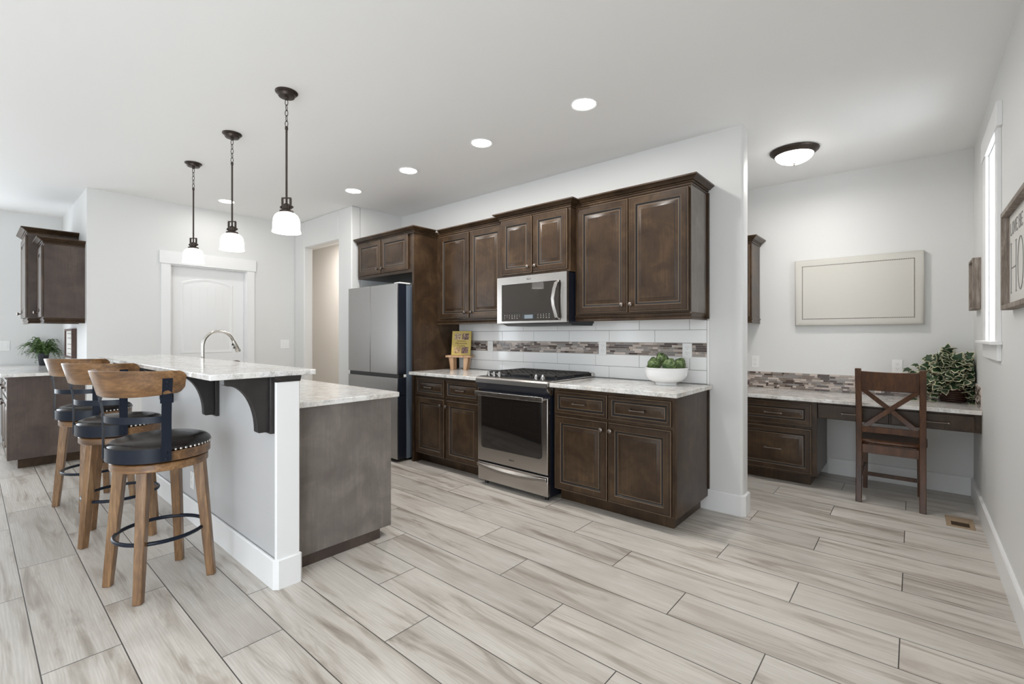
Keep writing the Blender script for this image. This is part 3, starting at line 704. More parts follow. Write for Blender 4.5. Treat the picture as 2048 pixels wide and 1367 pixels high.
hg = MB().box(FX1 - .10, FX1 - .008, 2.80, 2.93, 1.7835, 1.797).box(FX1 - .02, FX1 + .004, 2.845, 2.872, .846, .872).box(FX0 + .01, FX0 + .09, 2.80, 2.93, 1.7835, 1.797)
hg.build('hinges', M['plate'], fr, .002)
fm = MB()
for fx in (FX0 + .06, FX1 - .06):
    for fy in (2.93, 3.44): fm.lathe([(.02, 0), (.02, .026)], (fx, fy, 0), 'z', 10)
fm.build('feet', M['black'], fr)

# ------------------------------------------------------------------ island
isl = thing('island_cabinet', (-3.86, 1.45, 0), 'dark stained island cabinet behind the grey half wall', 'cabinet')
MB().box(-5.18, -2.541, 1.120, 1.750, .062, .8755).build('body', M['cab'], isl)
MB().box(-2.540, -2.521, 1.120, 1.752, .062, .8755).build('end_panel', M['palepanel'], isl, .0015)
MB().box(-5.16, -2.530, 1.125, 1.676, 0, .062).build('toe_kick', M['nookpanel'], isl)
for q in range(4):
    a = -2.548 - q * .655
    raised_front('door', isl, a - .645, a, .11, .66, 1.772, s=-1); raised_front('drawer', isl, a - .645, a, .684, .845, 1.772, .034, s=-1)
slab('countertop', 'white veined stone island countertop holding the sink faucet', -5.22, -2.478, 1.1175, 1.786, .876, .906)
slab('bar_countertop', 'long white veined stone bar top above the three stools', -5.24, -2.392, .704, 1.197, 1.060, 1.0875, 'countertop', .005)
def corbel(label, xc):
    t = thing('corbel', (xc, .98, .77), label, 'corbel', 'corbels under the bar top')
    MB().box(xc - .043, xc + .043, .982, 1.0025, .772, 1.0590).build('back_plate', M['corbel'], t, .002)
    p = [(.9815, 1.0590), (.782, 1.0590), (.782, 1.030)]
    for i in range(13):
        a = R(90 * i / 12); p.append((.796 + .132 * math.sin(a), 1.024 - .235 * (1 - math.cos(a))))
    p += [(.936, .781), (.9815, .781)]
    MB().prism(p, 'x', xc - .022, xc + .022).build('bracket', M['corbel'], t, .0015)
corbel('dark curved corbel beside the white post of the half wall', -2.476)
corbel('dark curved corbel half hidden by the closest stool back', -3.27)
corbel('dark curved corbel showing between two stool backs', -4.25)
corbel('dark curved corbel near the far end of the bar', -5.05)

# faucet and soap pump
fc = thing('faucet', (-4.48, 1.27, .906), 'brushed nickel gooseneck faucet rising behind the bar top', 'faucet')
MB().lathe([(.028, 0), (.028, .006), (.021, .012), (.019, .09), (.016, .10)], (-4.48, 1.27, .9065), 'z', 20).build('base', M['chrome'], fc)
pa = [(-4.48, 1.27, 1.00), (-4.48, 1.27, 1.10), (-4.48, 1.27, 1.175)]
for i in range(1, 17):
    a = R(i * 160 / 16); pa.append((-4.48, 1.388 - .118 * math.cos(a), 1.175 + .126 * math.sin(a)))
MB().tube(pa, .0125, 14).build('spout', M['chrome'], fc)
e0 = Vector(pa[-1]); dr_ = (Vector(pa[-1]) - Vector(pa[-2])).normalized()
sh = MB(); sh.tube([e0, e0 + dr_ * .012, e0 + dr_ * .055, e0 + dr_ * .098, e0 + dr_ * .104], [.0135, .0155, .018, .0215, .019], 16)
sho = sh.build('spray_head', M['chrome'], fc)
bb = MB(); 
for q in (.028, .058): bb.obox(e0 + dr_ * q + Vector((0, -.017, -.004)), (.006, .004, .011), Matrix.Rotation(R(-16), 3, 'X'))
bb.build('spray_button', M['black'], sho, .001)
MB().tube([(-4.46, 1.27, .965), (-4.435, 1.27, .968), (-4.39, 1.268, 1.00)], [.009, .008, .006], 10).build('lever', M['chrome'], fc)
sd = thing('soap_dispenser', (-3.97, 1.35, .906), 'small dark soap pump top just showing over the bar', 'soap dispenser')
MB().lathe([(.024, 0), (.024, .005), (.012, .010), (.011, .10), (.009, .135)], (-3.97, 1.35, .9065), 'z', 16).build('base', M['bronze'], sd)
MB().lathe([(.009, .0), (.026, .004), (.028, .014), (.022, .026), (.006, .032)], (-3.97, 1.35, 1.041), 'z', 18).build('pump_head', M['bronze'], sd)

# ------------------------------------------------------------------ bar stools (built at the origin: rear of the seat towards -Y)
def arc_pts(r, a0, a1, n): return [(r * math.sin(R(a0 + (a1 - a0) * i / n)), -r * math.cos(R(a0 + (a1 - a0) * i / n))) for i in range(n + 1)]
def curved_band(mb, sections, a0, a1, n, m=0):
    """sections: closed cross-section [(r, z)]; swept round the Z axis"""
    loops = []
    for i in range(n + 1):
        a = R(a0 + (a1 - a0) * i / n); loops.append([(r * math.sin(a), -r * math.cos(a), z) for r, z in sections])
    return mb.loft(loops)
def make_stool(label, base_rot):
    st = thing('bar_stool', (0, 0, 0), label, 'bar stool', 'swivel bar stools along the bar')
    for k in range(4):
        a = R(45 + 90 * k) + base_rot; d = V3(math.cos(a), math.sin(a), 0)
        MB().beam(d * .231 + V3(0, 0, .0), d * .176 + V3(0, 0, .606), .037, .037, .046, .050, up=d).build('leg', M['stoolwood'], st, .004)
    MB().tube([(.190 * math.cos(a), .190 * math.sin(a), .262) for a in [R(i * 360 / 48) for i in range(48)]], .0095, 10, True).build('footrest_ring', M['iron'], st)
    MB().lathe([(.0, .6062), (.203, .6062), (.206, .610), (.206, .641), (.202, .645), (0, .645)], n=56).build('apron', M['stoolback'], st, ang=30)
    MB().lathe([(.0, .6452), (.15, .6452), (.15, .6530), (0, .6530)], n=32).build('swivel_plate', M['black'], st, ang=30)
    MB().lathe([(0, .6532), (.213, .6532), (.216, .657), (.216, .700), (.20, .702), (0, .702)], n=56).build('seat_frame', M['stoolback'], st, ang=30)
    MB().lathe([(0, .7022), (.205, .7022), (.217, .708), (.2185, .716), (.214, .727), (.200, .739), (.170, .749), (.12, .756), (.06, .7595), (.0, .7605)], n=56).build('seat_cushion', M['leather'], st, ang=60)
    nm = MB()
    for i in range(60):
        a = 360 * i / 60
        aa = R(a); 
        if math.sin(aa) < -.60: continue
        nm.add(*nail((.2190 * math.cos(aa), .2190 * math.sin(aa), .7085), (math.cos(aa), math.sin(aa), 0), .0062))
    nm.build('nailhead_trim', M['nail'], st)
    mb = MB(); curved_band(mb, [(.2200, .656), (.2230, .656), (.2230, .722), (.2200, .722)], -54, 54, 40)
    for aa in (-50, 50):
        for zz in (.672, .700):
            q = R(aa); mb.add(*nail((.2232 * math.sin(q), -.2232 * math.cos(q), zz), (math.sin(q), -math.cos(q), 0), .0055))
    mb.build('seat_band', M['iron'], st)
    for sgn in (-1, 1):
        q = R(50 * sgn); o = V3(math.sin(q), -math.cos(q), 0); tn = V3(math.cos(q), math.sin(q), 0) * .020
        pr = [(.2252, .658), (.2252, .80), (.2255, .868), (.2335, .93), (.2480, .990), (.2700, 1.060)]
        mb = MB(); mb.loft([[o * r - tn + V3(0, 0, z), o * r + tn + V3(0, 0, z), o * (r + .005) + tn + V3(0, 0, z + .001), o * (r + .005) - tn + V3(0, 0, z + .001)] for r, z in pr])
        for r, z in ((.2302, .672), (.2302, .700), (.262, 1.022), (.270, 1.045)): mb.add(*nail(o * (r + .0004) + V3(0, 0, z), o, .0058))
        mb.obox(o * .2375 + V3(0, 0, .960), (.026, .003, .020), Matrix.Rotation(q, 3, 'Z') @ Matrix.Rotation(R(-13), 3, 'X'))
        mb.build('back_post', M['iron'], st)
    mb = MB(); curved_band(mb, [(.2215, .845), (.2245, .845), (.2245, .877), (.2215, .877)], -50, 50, 30); mb.build('cross_bar', M['iron'], st)
    # bent wood back: lower edge bows down a little at the centre, ends rounded off
    loops = []; n = 44; A = 66
    for i in range(n + 1):
        a = -A + 2 * A * i / n; t = abs(a) / A; q = R(a)
        end = max(0, (t - .90) / .10); sh_ = .022 * end ** 2.2
        zb = .972 + .018 * t * t + sh_; zt = 1.100 - sh_ - .004 * t
        def rad(z): return .2335 + (z - .975) * .26
        sec = []
        for r_off, z in ((0, zb + .003), (.003, zb), (.013, zb), (.016, zb + .003), (.016, (zb + zt) / 2), (.016, zt - .003), (.013, zt), (.003, zt), (0, zt - .003), (0, (zb + zt) / 2)):
            r = rad(z) + r_off; sec.append((r * math.sin(q), -r * math.cos(q), z))
        loops.append(sec)
    MB().loft(loops).build('backrest', M['stoolback'], st, ang=50)
    return st
def nail(c, nrm, r):
    c = Vector(c); n_ = Vector(nrm).normalized(); u = n_.cross(V3(0, 0, 1)).normalized(); v = n_.cross(u); vs = []; k = 8
    for rr_, h in ((1, 0), (.8, .35), (.4, .55)):
        for i in range(k):
            a = 2 * math.pi * i / k; vs.append(c + (u * math.cos(a) + v * math.sin(a)) * r * rr_ + n_ * r * h)
    fs = []
    for l in range(2):
        for i in range(k): j = (i + 1) % k; fs.append((l * k + i, l * k + j, (l + 1) * k + j, (l + 1) * k + i))
    fs.append(tuple(2 * k + i for i in range(k)))
    return vs, fs
REAR = R(-57 + 90)
for lab, x, y, base in (('round leather swivel stool closest to the white post of the half wall', -2.958, .650, R(11)),
                        ('round leather swivel stool between the other two stools', -3.863, .641, R(-14)),
                        ('round leather swivel stool farthest along the bar beside the fern counter', -4.723, .631, R(20))):
    s = make_stool(lab, base - REAR); s.location = (x, y, 0); s.rotation_euler = (0, 0, REAR)

# ------------------------------------------------------------------ pendants, recessed lights, flush light
def pendant(label, x, y):
    p = thing('pendant_light', (x, y, CEIL), label, 'pendant light', 'pendant lights above the bar')
    MB().lathe([(.064, 0), (.064, -.004), (.058, -.010), (.050, -.012), (.049, -.022), (.044, -.030), (.012, -.034), (.010, -.046), (0, -.046)], (x, y, CEIL - .0005), 'z', 32).build('canopy', M['bronze'], p)
    mb = MB(); z = CEIL - .044; k = 0
    while z > 2.535:
        pts = []
        for i in range(14):
            a = 2 * math.pi * i / 14; u = .0085 * math.cos(a); v = .019 * math.sin(a)
            d = (1, 0) if k % 2 == 0 else (0, 1); ca, sa = math.cos(.7), math.sin(.7)
            pts.append((x + u * (d[0] * ca - d[1] * sa), y + u * (d[0] * sa + d[1] * ca), z - .019 + v))
        mb.tube(pts, .0021, 6, True); z -= .0325; k += 1
    mb.build('chain', M['bronze'], p)
    MB().lathe([(.004, 2.535), (.009, 2.530), (.009, 2.515), (.0062, 2.510), (.0062, 2.065), (0, 2.065)], (x, y, 0), 'z', 12).build('rod', M['bronze'], p)
    mb = MB(); ca, sa = math.cos(R(40.7)), math.sin(R(40.7))
    def Q(u, v, z_): return (x + u * ca - v * sa, y + u * sa + v * ca, z_)
    for s_ in (-1, 1):
        mb.beam(Q(s_ * .0245, 0, 2.032), Q(s_ * .0245, 0, 2.096), .007, .012, up=(ca, sa, 0)); mb.lathe([(.008, -.006), (.008, .006)], Q(s_ * .032, 0, 2.043), 'x', 10)
    mb.beam(Q(-.028, 0, 2.0985), Q(.028, 0, 2.0985), .012, .006)
    mb.build('cage_bracket', M['bronze'], p)
    MB().lathe([(0, 2.066), (.012, 2.064), (.020, 2.056), (.022, 2.030), (.030, 2.024), (.039, 2.021), (.040, 2.009), (0, 2.009)], (x, y, 0), 'z', 24).build('socket', M['bronze'], p)
    MB().lathe([(.036, 2.008), (.050, 2.004), (.064, 1.992), (.073, 1.972), (.0765, 1.945), (.0765, 1.905), (.081, 1.894), (.082, 1.889), (.079, 1.889), (.0735, 1.905), (.0735, 1.945), (.069, 1.970), (.060, 1.988), (.034, 2.004)], (x, y, 0), 'z', 40, cap=False).build('glass_shade', M['shade'], p, ang=50)
    b = MB(); b.lathe([(.010, 2.006), (.012, 1.985), (.024, 1.96), (.028, 1.94), (.022, 1.92), (.006, 1.911)], (x, y, 0), 'z', 16).build('bulb', M['lens'], p)
pendant('bronze pendant with white glass shade hanging over the closest stool', -2.890, 1.26)
pendant('bronze pendant with white glass shade between the other two pendants', -3.790, 1.26)
pendant('bronze pendant with white glass shade hanging in front of the white door', -4.694, 1.26)
CANP = 10.5
def can(label, x, y, power=CANP):
    t = thing('recessed_light', (x, y, CEIL), label, 'ceiling light', 'recessed ceiling lights')
    MB().lathe([(.072, -.0005), (.086, -.0005), (.088, -.003), (.085, -.006), (.076, -.004), (.072, -.0005)], (x, y, CEIL), 'z', 32, cap=False).build('trim_ring', M['trim'], t)
    MB().lathe([(0, -.0028), (.0735, -.0028), (.0735, -.0005), (0, -.0005)], (x, y, CEIL), 'z', 32).build('lens', M['lens'], t)
    l = area('lamp', (x, y, CEIL - .012), (0, 0, 0), .12, .12, power, (1, .975, .94), "DISK"); l.parent = t; l.location = (0, 0, -.012)
can('lit recessed light closest to the pillar end of the kitchen wall', -1.600, 2.565)
can('lit recessed light in front of the cabinet above the microwave', -2.518, 2.568)
can('lit recessed light in front of the wall cabinet above the cookbook', -3.436, 2.570)
can('lit recessed light closest to the refrigerator and the corridor opening', -4.345, 2.566, 4)
can('lit recessed light seen behind the pendant rods by the white door', -5.745, 1.855, 3)
fl = thing('flush_ceiling_light', (-.725, 4.30, CEIL), 'bronze rimmed dome light on the ceiling over the desk alcove', 'ceiling light')
MB().lathe([(.165, -.0005), (.172, -.004), (.170, -.012), (.160, -.020), (.150, -.030), (.140, -.040), (.134, -.042), (.134, -.0005)], (-.725, 4.30, CEIL), 'z', 48, cap=False).build('rim', M['bronze'], fl, ang=60)
MB().lathe([(.134, -.030), (.134, -.044), (.122, -.066), (.10, -.084), (.07, -.097), (.035, -.104), (.0, -.106)], (-.725, 4.30, CEIL), 'z', 40).build('glass_dome', M['dome'], fl, ang=60)
MB().lathe([(.010, -.104), (.010, -.109), (.005, -.112), (.0065, -.118), (.002, -.124)], (-.725, 4.30, CEIL), 'z', 12).build('finial', M['pewter'], fl)
l = area('lamp', (0, 0, 0), (0, 0, 0), .2, .2, 10, (1, .965, .92), 'DISK'); l.parent = fl; l.location = (0, 0, -.135)
# ------------------------------------------------------------------ desk alcove
fcab = thing('file_cabinet', (-.95, 4.85, 0), 'dark two drawer file cabinet under the desk top', 'cabinet')
MB().box(-1.98, -.606, 4.567, 5.145, .095, .7165).build('body', M['cab'], fcab, .0015)
MB().box(-1.98, -.662, 4.644, 5.140, 0, .095).build('toe_kick', M['cab'], fcab)
for z0, z1 in ((.507, .697), (.112, .481)):
    d = raised_front('drawer', fcab, -1.235, -.643, z0, z1, 4.547, .05); pull(d, -.925, (z0 + z1) / 2 - .003, 4.549, .125)
apr = thing('desk_apron', (-.12, 4.6, .58), 'dark desk apron with two shallow drawers behind the chair', 'desk')
MB().box(-.6045, .3555, 4.582, 4.640, .583, .7165).build('apron_rail', M['cab'], apr, .0015)
for a, b_ in ((-.598, -.146), (-.132, .322)):
    d = slab_front('drawer', apr, a, b_, .588, .700, 4.561); pull(d, (a + b_) / 2 + (.03 if a > -.3 else .0), .640, 4.561, .125)
slab('desk_countertop', 'long white veined stone desk top under the cream board', -1.99, .3555, 4.520, 5.160, .717, .7465)
ms = thing('mosaic_backsplash', (-.8, AW, .75), 'brown and grey mosaic strip along the back of the desk', 'backsplash')
MB().box(-1.99, .3440, 5.1590, 5.1647, .7475, .9060).build('grout_bed', M['lgrout'], ms)
mm = MB(); mosaic(mm, -1.99, .3430, .7485, 9, .0172, lambda mb, a, b_, c0, c1, m: mb.box(a, b_, 5.1560, 5.1600, c0, c1, m), 11); mm.build('mosaic_tiles', MOS, ms, .0006, 1)
ms = thing('mosaic_backsplash', (RW, 4.85, .75), 'mosaic strip on the window wall beside the ivy basket', 'backsplash')
MB().box(.3500, .3567, 4.550, 5.1550, .7475, .9060).build('grout_bed', M['lgrout'], ms)
mm = MB(); mosaic(mm, 4.551, 5.154, .7485, 9, .0172, lambda mb, a, b_, c0, c1, m: mb.box(.3475, .3510, a, b_, c0, c1, m), 12); mm.build('mosaic_tiles', MOS, ms, .0006, 1)
acab = wall_unit('wall_cabinet', 'dark wall cabinet peeking out over the desk beyond the pillar', -1.98, -1.168, 4.855, 5.160, 1.43, 2.185,
    [(-1.56, -1.185, 1.445, 2.130, -1.52, 1.50)])
crown(acab, [(-1.98, 4.857), (-1.170, 4.857), (-1.170, 5.164)], -.145); light_rail(acab, [(-1.98, 4.859), (-1.172, 4.859), (-1.172, 5.164)], 1.384)

# cream upholstered board
bd = thing('pin_board', (-.394, 5.14, 1.35), 'cream upholstered board with nailhead border on the alcove wall', 'pin board')
bx0, bx1, bz0, bz1 = -.856, .066, 1.355, 1.968; L_ = []
for e, y in ((.004, 5.164), (0, 5.158), (0, 5.125), (.004, 5.116), (.012, 5.111), (.03, 5.109), (.06, 5.108)): L_.append(rect(bx0, bx1, bz0, bz1, e, y))
MB().loft(L_).build('panel', M['linen'], bd, ang=80)
nm = MB(); e = .062; st_ = .0115
def border():
    x = bx0 + e
    while x < bx1 - e: yield x, bz0 + e; yield x, bz1 - e; x += st_
    z = bz0 + e
    while z < bz1 - e: yield bx0 + e, z; yield bx1 - e, z; z += st_
for x, z in border(): nm.add(*nail((x, 5.1085, z), (0, -1, 0), .0048))
nm.build('nailhead_border', M['pewter'], bd)

# wooden desk chair
ch = thing('dining_chair', (-.135, 4.62, 0), 'dark reddish wooden chair with crossed back pulled up to the desk', 'chair')
for s_ in (-1, 1):
    xc = -.135 + s_ * .184
    path = [(4.425, 0), (4.455, .18), (4.468, .36), (4.465, .46), (4.450, .62), (4.418, .82), (4.370, 1.018)]
    mb = MB(); mb.loft([[(xc - .019, y - .018, z), (xc + .019, y - .018, z), (xc + .019, y + .018, z), (xc - .019, y + .018, z)] for y, z in path])
    mb.build('rear_leg', M['chairwood'], ch, .004)
    mb = MB(); xf = -.135 + s_ * .172
    mb.loft([[(xf - w_, 4.87 - w_, z), (xf + w_, 4.87 - w_, z), (xf + w_, 4.87 + w_, z), (xf - w_, 4.87 + w_, z)] for z, w_ in ((0, .015), (.30, .019), (.437, .02))])
    mb.build('front_leg', M['chairwood'], ch, .003)
    MB().box(xf - .010, xf + .010, 4.482, 4.850, .385, .436).build('side_rail', M['chairwood'], ch, .002)
def chair_y(z):
    P_ = [(.46, 4.465), (.62, 4.450), (.82, 4.418), (1.018, 4.370)]
    for (a, ya), (b_, yb) in zip(P_, P_[1:]):
        if z <= b_: return ya + (yb - ya) * (z - a) / (b_ - a)
    return 4.37
def slat(name, z0, z1, th, bow=.018, xw=.166):
    loops = []; n = 12
    for i in range(n + 1):
        t = 2 * i / n - 1; x = -.135 + xw * t; dy = bow * (1 - t * t)
        loops.append([(x, chair_y(z) + dy + o_, z + dz) for z, o_, dz in ((z0, -th / 2, 0), (z0, th / 2, 0), (z1, th / 2, 0.006 * t * t), (z1, -th / 2, 0.006 * t * t))])
    MB().loft(loops).build(name, M['chairwood'], ch, .003)
slat('top_rail', .852, .992, .022); slat('lower_rail', .528, .574, .022)
for s_ in (-1, 1):
    mb = MB(); loops = []
    for i in range(9):
        t = i / 8; z = .574 + (.852 - .574) * t; x = -.135 + s_ * (-.150 + .300 * t); dy = .018 * (1 - ((x + .135) / .166) ** 2); dx = .024 
        y = chair_y(z) + dy + (.004 if s_ < 0 else -.004)
        loops.append([(x - dx, y - .008, z), (x + dx, y - .008, z), (x + dx, y + .008, z), (x - dx, y + .008, z)])
    mb.loft(loops).build('cross_brace', M['chairwood'], ch, .002)
MB().box(-.300, .030, 4.458, 4.480, .372, .437).build('rear_rail', M['chairwood'], ch, .002)
MB().box(-.288, .018, 4.858, 4.880, .385, .4365).build('front_rail', M['chairwood'], ch, .002)
MB().box(-.289, .019, 4.860, 4.880, .105, .135).build('stretcher', M['chairwood'], ch, .002)
for s_ in (-1, 1): MB().box(-.135 + s_ * .172 - .009, -.135 + s_ * .172 + .009, 4.47, 4.852, .19, .215).build('side_stretcher', M['chairwood'], ch, .002)
sm = MB(); loops = []
for e, z in ((.012, .438), (0, .446), (0, .458), (.004, .466), (.014, .471), (.05, .468), (.10, .463)):
    p = []
    for i in range(40):
        a = 2 * math.pi * i / 40; ca, sa = math.cos(a), math.sin(a); q = 6
        wx = .215 + .012 * sa; rx = (abs(ca) ** (2 / q)) * (1 if ca > 0 else -1); ry = (abs(sa) ** (2 / q)) * (1 if sa > 0 else -1)
        p.append((-.135 + rx * (wx - e), 4.695 + ry * (.222 - e), z))
    loops.append(p)
sm.loft(loops).build('seat', M['chairwood'], ch, ang=60)

# ivy in a wicker basket
iv = thing('potted_ivy', (.235, 5.055, .7467), 'variegated ivy spilling from a brown wicker basket on the desk', 'plant')
MB().lathe([(0, .7469), (.072, .7469), (.078, .752), (.088, .80), (.096, .86), (.099, .895), (.094, .898), (.090, .880), (0, .878)], (.235, 5.055, 0), 'z', 32).build('basket', M['wicker'], iv, ang=60)
rnd = random.Random(21)
def ivy_leaf(mb, base, d, up, s):
    """a five lobed leaf: green middle, cream rim, slightly cupped"""
    d = d.normalized(); side = d.cross(up).normalized(); nrm = side.cross(d).normalized()
    out = [(0, 0), (.22, -.12), (.50, .02), (.42, .28), (.62, .52), (.30, .58), (.20, .80), (0, 1.08)]
    ring = out + [(-u, v) for u, v in out[-2:0:-1]]
    vs = []
    for k, sc in ((0, 1.0), (1, .85)):
        for u, v in ring:
            uu, vv = u * sc, .40 + (v - .40) * sc
            vs.append(base + side * uu * s + d * vv * s + nrm * (-.30 * s * uu * uu - .22 * s * (vv - .4) ** 2 + (.03 * s if k else 0)))
    c = len(vs); vs.append(base + d * .40 * s + nrm * .05 * s); n = len(ring)
    b0 = len(mb.v); mb.v += [tuple(p) for p in vs]
    for i in range(n):
        j = (i + 1) % n; mb.f.append((b0 + i, b0 + j, b0 + n + j, b0 + n + i)); mb.m.append(1)
        mb.f.append((b0 + n + i, b0 + n + j, b0 + c)); mb.m.append(0)
lf = MB(); vn = MB()
c0 = Vector((.212, 5.01, .945))
def clampv(p, z0=.752): return Vector((min(p.x, .335), min(p.y, 5.140), max(p.z, z0)))
for i in range(210):
    th = rnd.random() * 2 * math.pi; ph = math.acos(1 - 1.6 * rnd.random())
    dirv = Vector((math.sin(ph) * math.cos(th), math.sin(ph) * math.sin(th), math.cos(ph)))
    p = c0 + Vector((dirv.x * .150, dirv.y * .15, dirv.z * .205 + .005)) * (.55 + .5 * rnd.random())
    p = clampv(p, .775)
    if p.z < .875 and abs(p.x - .245) < .075: continue
    d = Vector((dirv.x * .9, dirv.y * .4 - .25, -.35 + .5 * dirv.z)) + Vector([rnd.uniform(-.6, .6) for _ in range(3)])
    ivy_leaf(lf, p, d, (dirv * .55 + Vector((rnd.uniform(-.35, .35), -.9, .45 + rnd.uniform(-.3, .3)))).normalized(), rnd.uniform(.050, .082))
for (ang, reach, zend, n) in ((200, .24, .757, 9), (215, .20, .76, 8), (185, .26, .99, 7), (230, .16, .757, 7), (330, .13, .757, 8), (315, .16, .757, 9), (170, .22, 1.02, 6), (300, .13, .80, 6), (250, .15, .83, 6), (345, .12, .756, 7)):
    a = R(ang); pts = []
    for k in range(n + 1):
        t = k / n; p = Vector((.235, 5.045, .91)) + Vector((math.cos(a), math.sin(a), 0)) * reach * (t ** .75); p.z = .91 + .10 * math.sin(min(1, t * 1.8) * math.pi) * .7 + (zend - .91) * t * t
        pts.append(clampv(p))
    vn.tube(pts, .0018, 5)
    for p in pts[3:]:
        ivy_leaf(lf, clampv(p + Vector((rnd.uniform(-.01, .01), -.006, .006)), .754), Vector((math.cos(a), math.sin(a) - .3, -.3 * rnd.random())) + Vector([rnd.uniform(-.6, .6) for _ in range(3)]) * .7, Vector((0, -.55, .8)), rnd.uniform(.042, .062))
for v in range(len(lf.v)):
    x, y, z = lf.v[v]; lf.v[v] = (min(x, .3465), min(y, 5.155), max(z, .7485))
lf.build('foliage', [M['ivy'], M['ivyedge']], iv, ang=80); vn.build('vines', M['vine'], iv)

# weathered box frame and HOME sign on the window wall
bf = thing('picture_frame', (RW, 4.76, 1.45), 'small weathered wooden box frame between the window and the corner', 'picture frame')
fx = RW - .044; y0_, y1_, z0_, z1_ = 4.620, 4.912, 1.450, 1.812; f = MB()
f.box(fx, RW - .0005, y0_, y0_ + .016, z0_, z1_).box(fx, RW - .0005, y1_ - .016, y1_, z0_, z1_).box(fx, RW - .0005, y0_ + .016, y1_ - .016, z0_, z0_ + .016).box(fx, RW - .0005, y0_ + .016, y1_ - .016, z1_ - .016, z1_)
f.build('frame', M['greywood'], bf, .0015)
MB().box(RW - .010, RW - .0005, y0_ + .016, y1_ - .016, z0_ + .016, z1_ - .016).build('backing_board', M['signwhite'], bf)
sg = thing('wall_sign', (RW, 2.76, 1.38), 'whitewashed HOME sign in a weathered wooden frame beside the window', 'sign')
y0_, y1_, z0_, z1_ = 2.29, 3.228, 1.385, 1.845; fx = RW - .042; tk = .022; f = MB()
f.box(fx, RW - .0005, y0_, y0_ + tk, z0_ + tk, z1_ - tk).box(fx, RW - .0005, y1_ - tk, y1_, z0_ + tk, z1_ - tk).box(fx, RW - .0005, y0_, y1_, z0_, z0_ + tk).box(fx, RW - .0005, y0_, y1_, z1_ - tk, z1_)
f.build('frame', M['greywood'], sg, .002)
MB().box(RW - .014, RW - .0005, y0_ + tk, y1_ - tk, z0_ + tk, z1_ - tk).build('board', M['signwhite'], sg)
ST = {'L': [[(0, 1), (0, 0), (1, 0), (1, .15)]], 'O': None, 'V': [[(0, 1), (.5, 0), (1, 1)]], 'E': [[(1, .85), (1, 1), (0, 1), (0, 0), (1, 0), (1, .15)], [(0, .52), (.75, .52)]],
      'B': [[(0, 0), (0, 1), (.7, 1), (.92, .88), (.92, .66), (.7, .54), (0, .54)], [(.7, .54), (1, .42), (1, .12), (.72, 0), (0, 0)]],
      'H': [[(0, 0), (0, 1)], [(1, 0), (1, 1)], [(0, .5), (1, .5)], [(-.10, 0), (.10, 0)], [(-.10, 1), (.10, 1)], [(.90, 0), (1.10, 0)], [(.90, 1), (1.10, 1)]],
      'M': [[(0, 0), (0, 1), (.5, .35), (1, 1), (1, 0)], [(-.10, 0), (.10, 0)], [(.90, 0), (1.10, 0)]]}
def letters(mb, word, yl, z0, h, wl, gap, tk_):
    xs = RW - .0152
    for chx in word:
        if chx != ' ':
            strokes = ST[chx] or [[(.5 + .5 * math.sin(a), .5 + .5 * math.cos(a)) for a in [R(q * 12) for q in range(31)]]]
            for s_ in strokes:
                for p, q in zip(s_, s_[1:]):
                    mb.beam((xs, yl - p[0] * wl, z0 + p[1] * h), (xs, yl - q[0] * wl, z0 + q[1] * h), tk_, .0014, up=(1, 0, 0))
            yl -= wl + gap
        else: yl -= wl * .6
lm = MB(); letters(lm, 'LOVE BE', 3.165, 1.727, .055, .034, .018, .0028); letters(lm, 'HOME', 3.150, 1.462, .225, .135, .045, .0050)
lm.build('lettering', M['signgrey'], sg)

# floor register
vt = thing('floor_vent', (.235, 4.37, 0), 'tan metal floor register in the tile near the chair', 'vent')
q = MB(); 
for b in ((.165, .305, 4.250, 4.275), (.165, .305, 4.455, 4.480), (.165, .190, 4.275, 4.455), (.280, .305, 4.275, 4.455), (.190, .280, 4.365, 4.455)): q.box(*b, .0002, .005)
q.build('frame', M['tan'], vt, .001)
q = MB().box(.190, .280, 4.275, 4.365, .0002, .0015)
for i in range(9): q.box(.190, .280, 4.279 + i * .0098, 4.283 + i * .0098, .0015, .0042)
q.build('grille', M['ventdark'], vt)

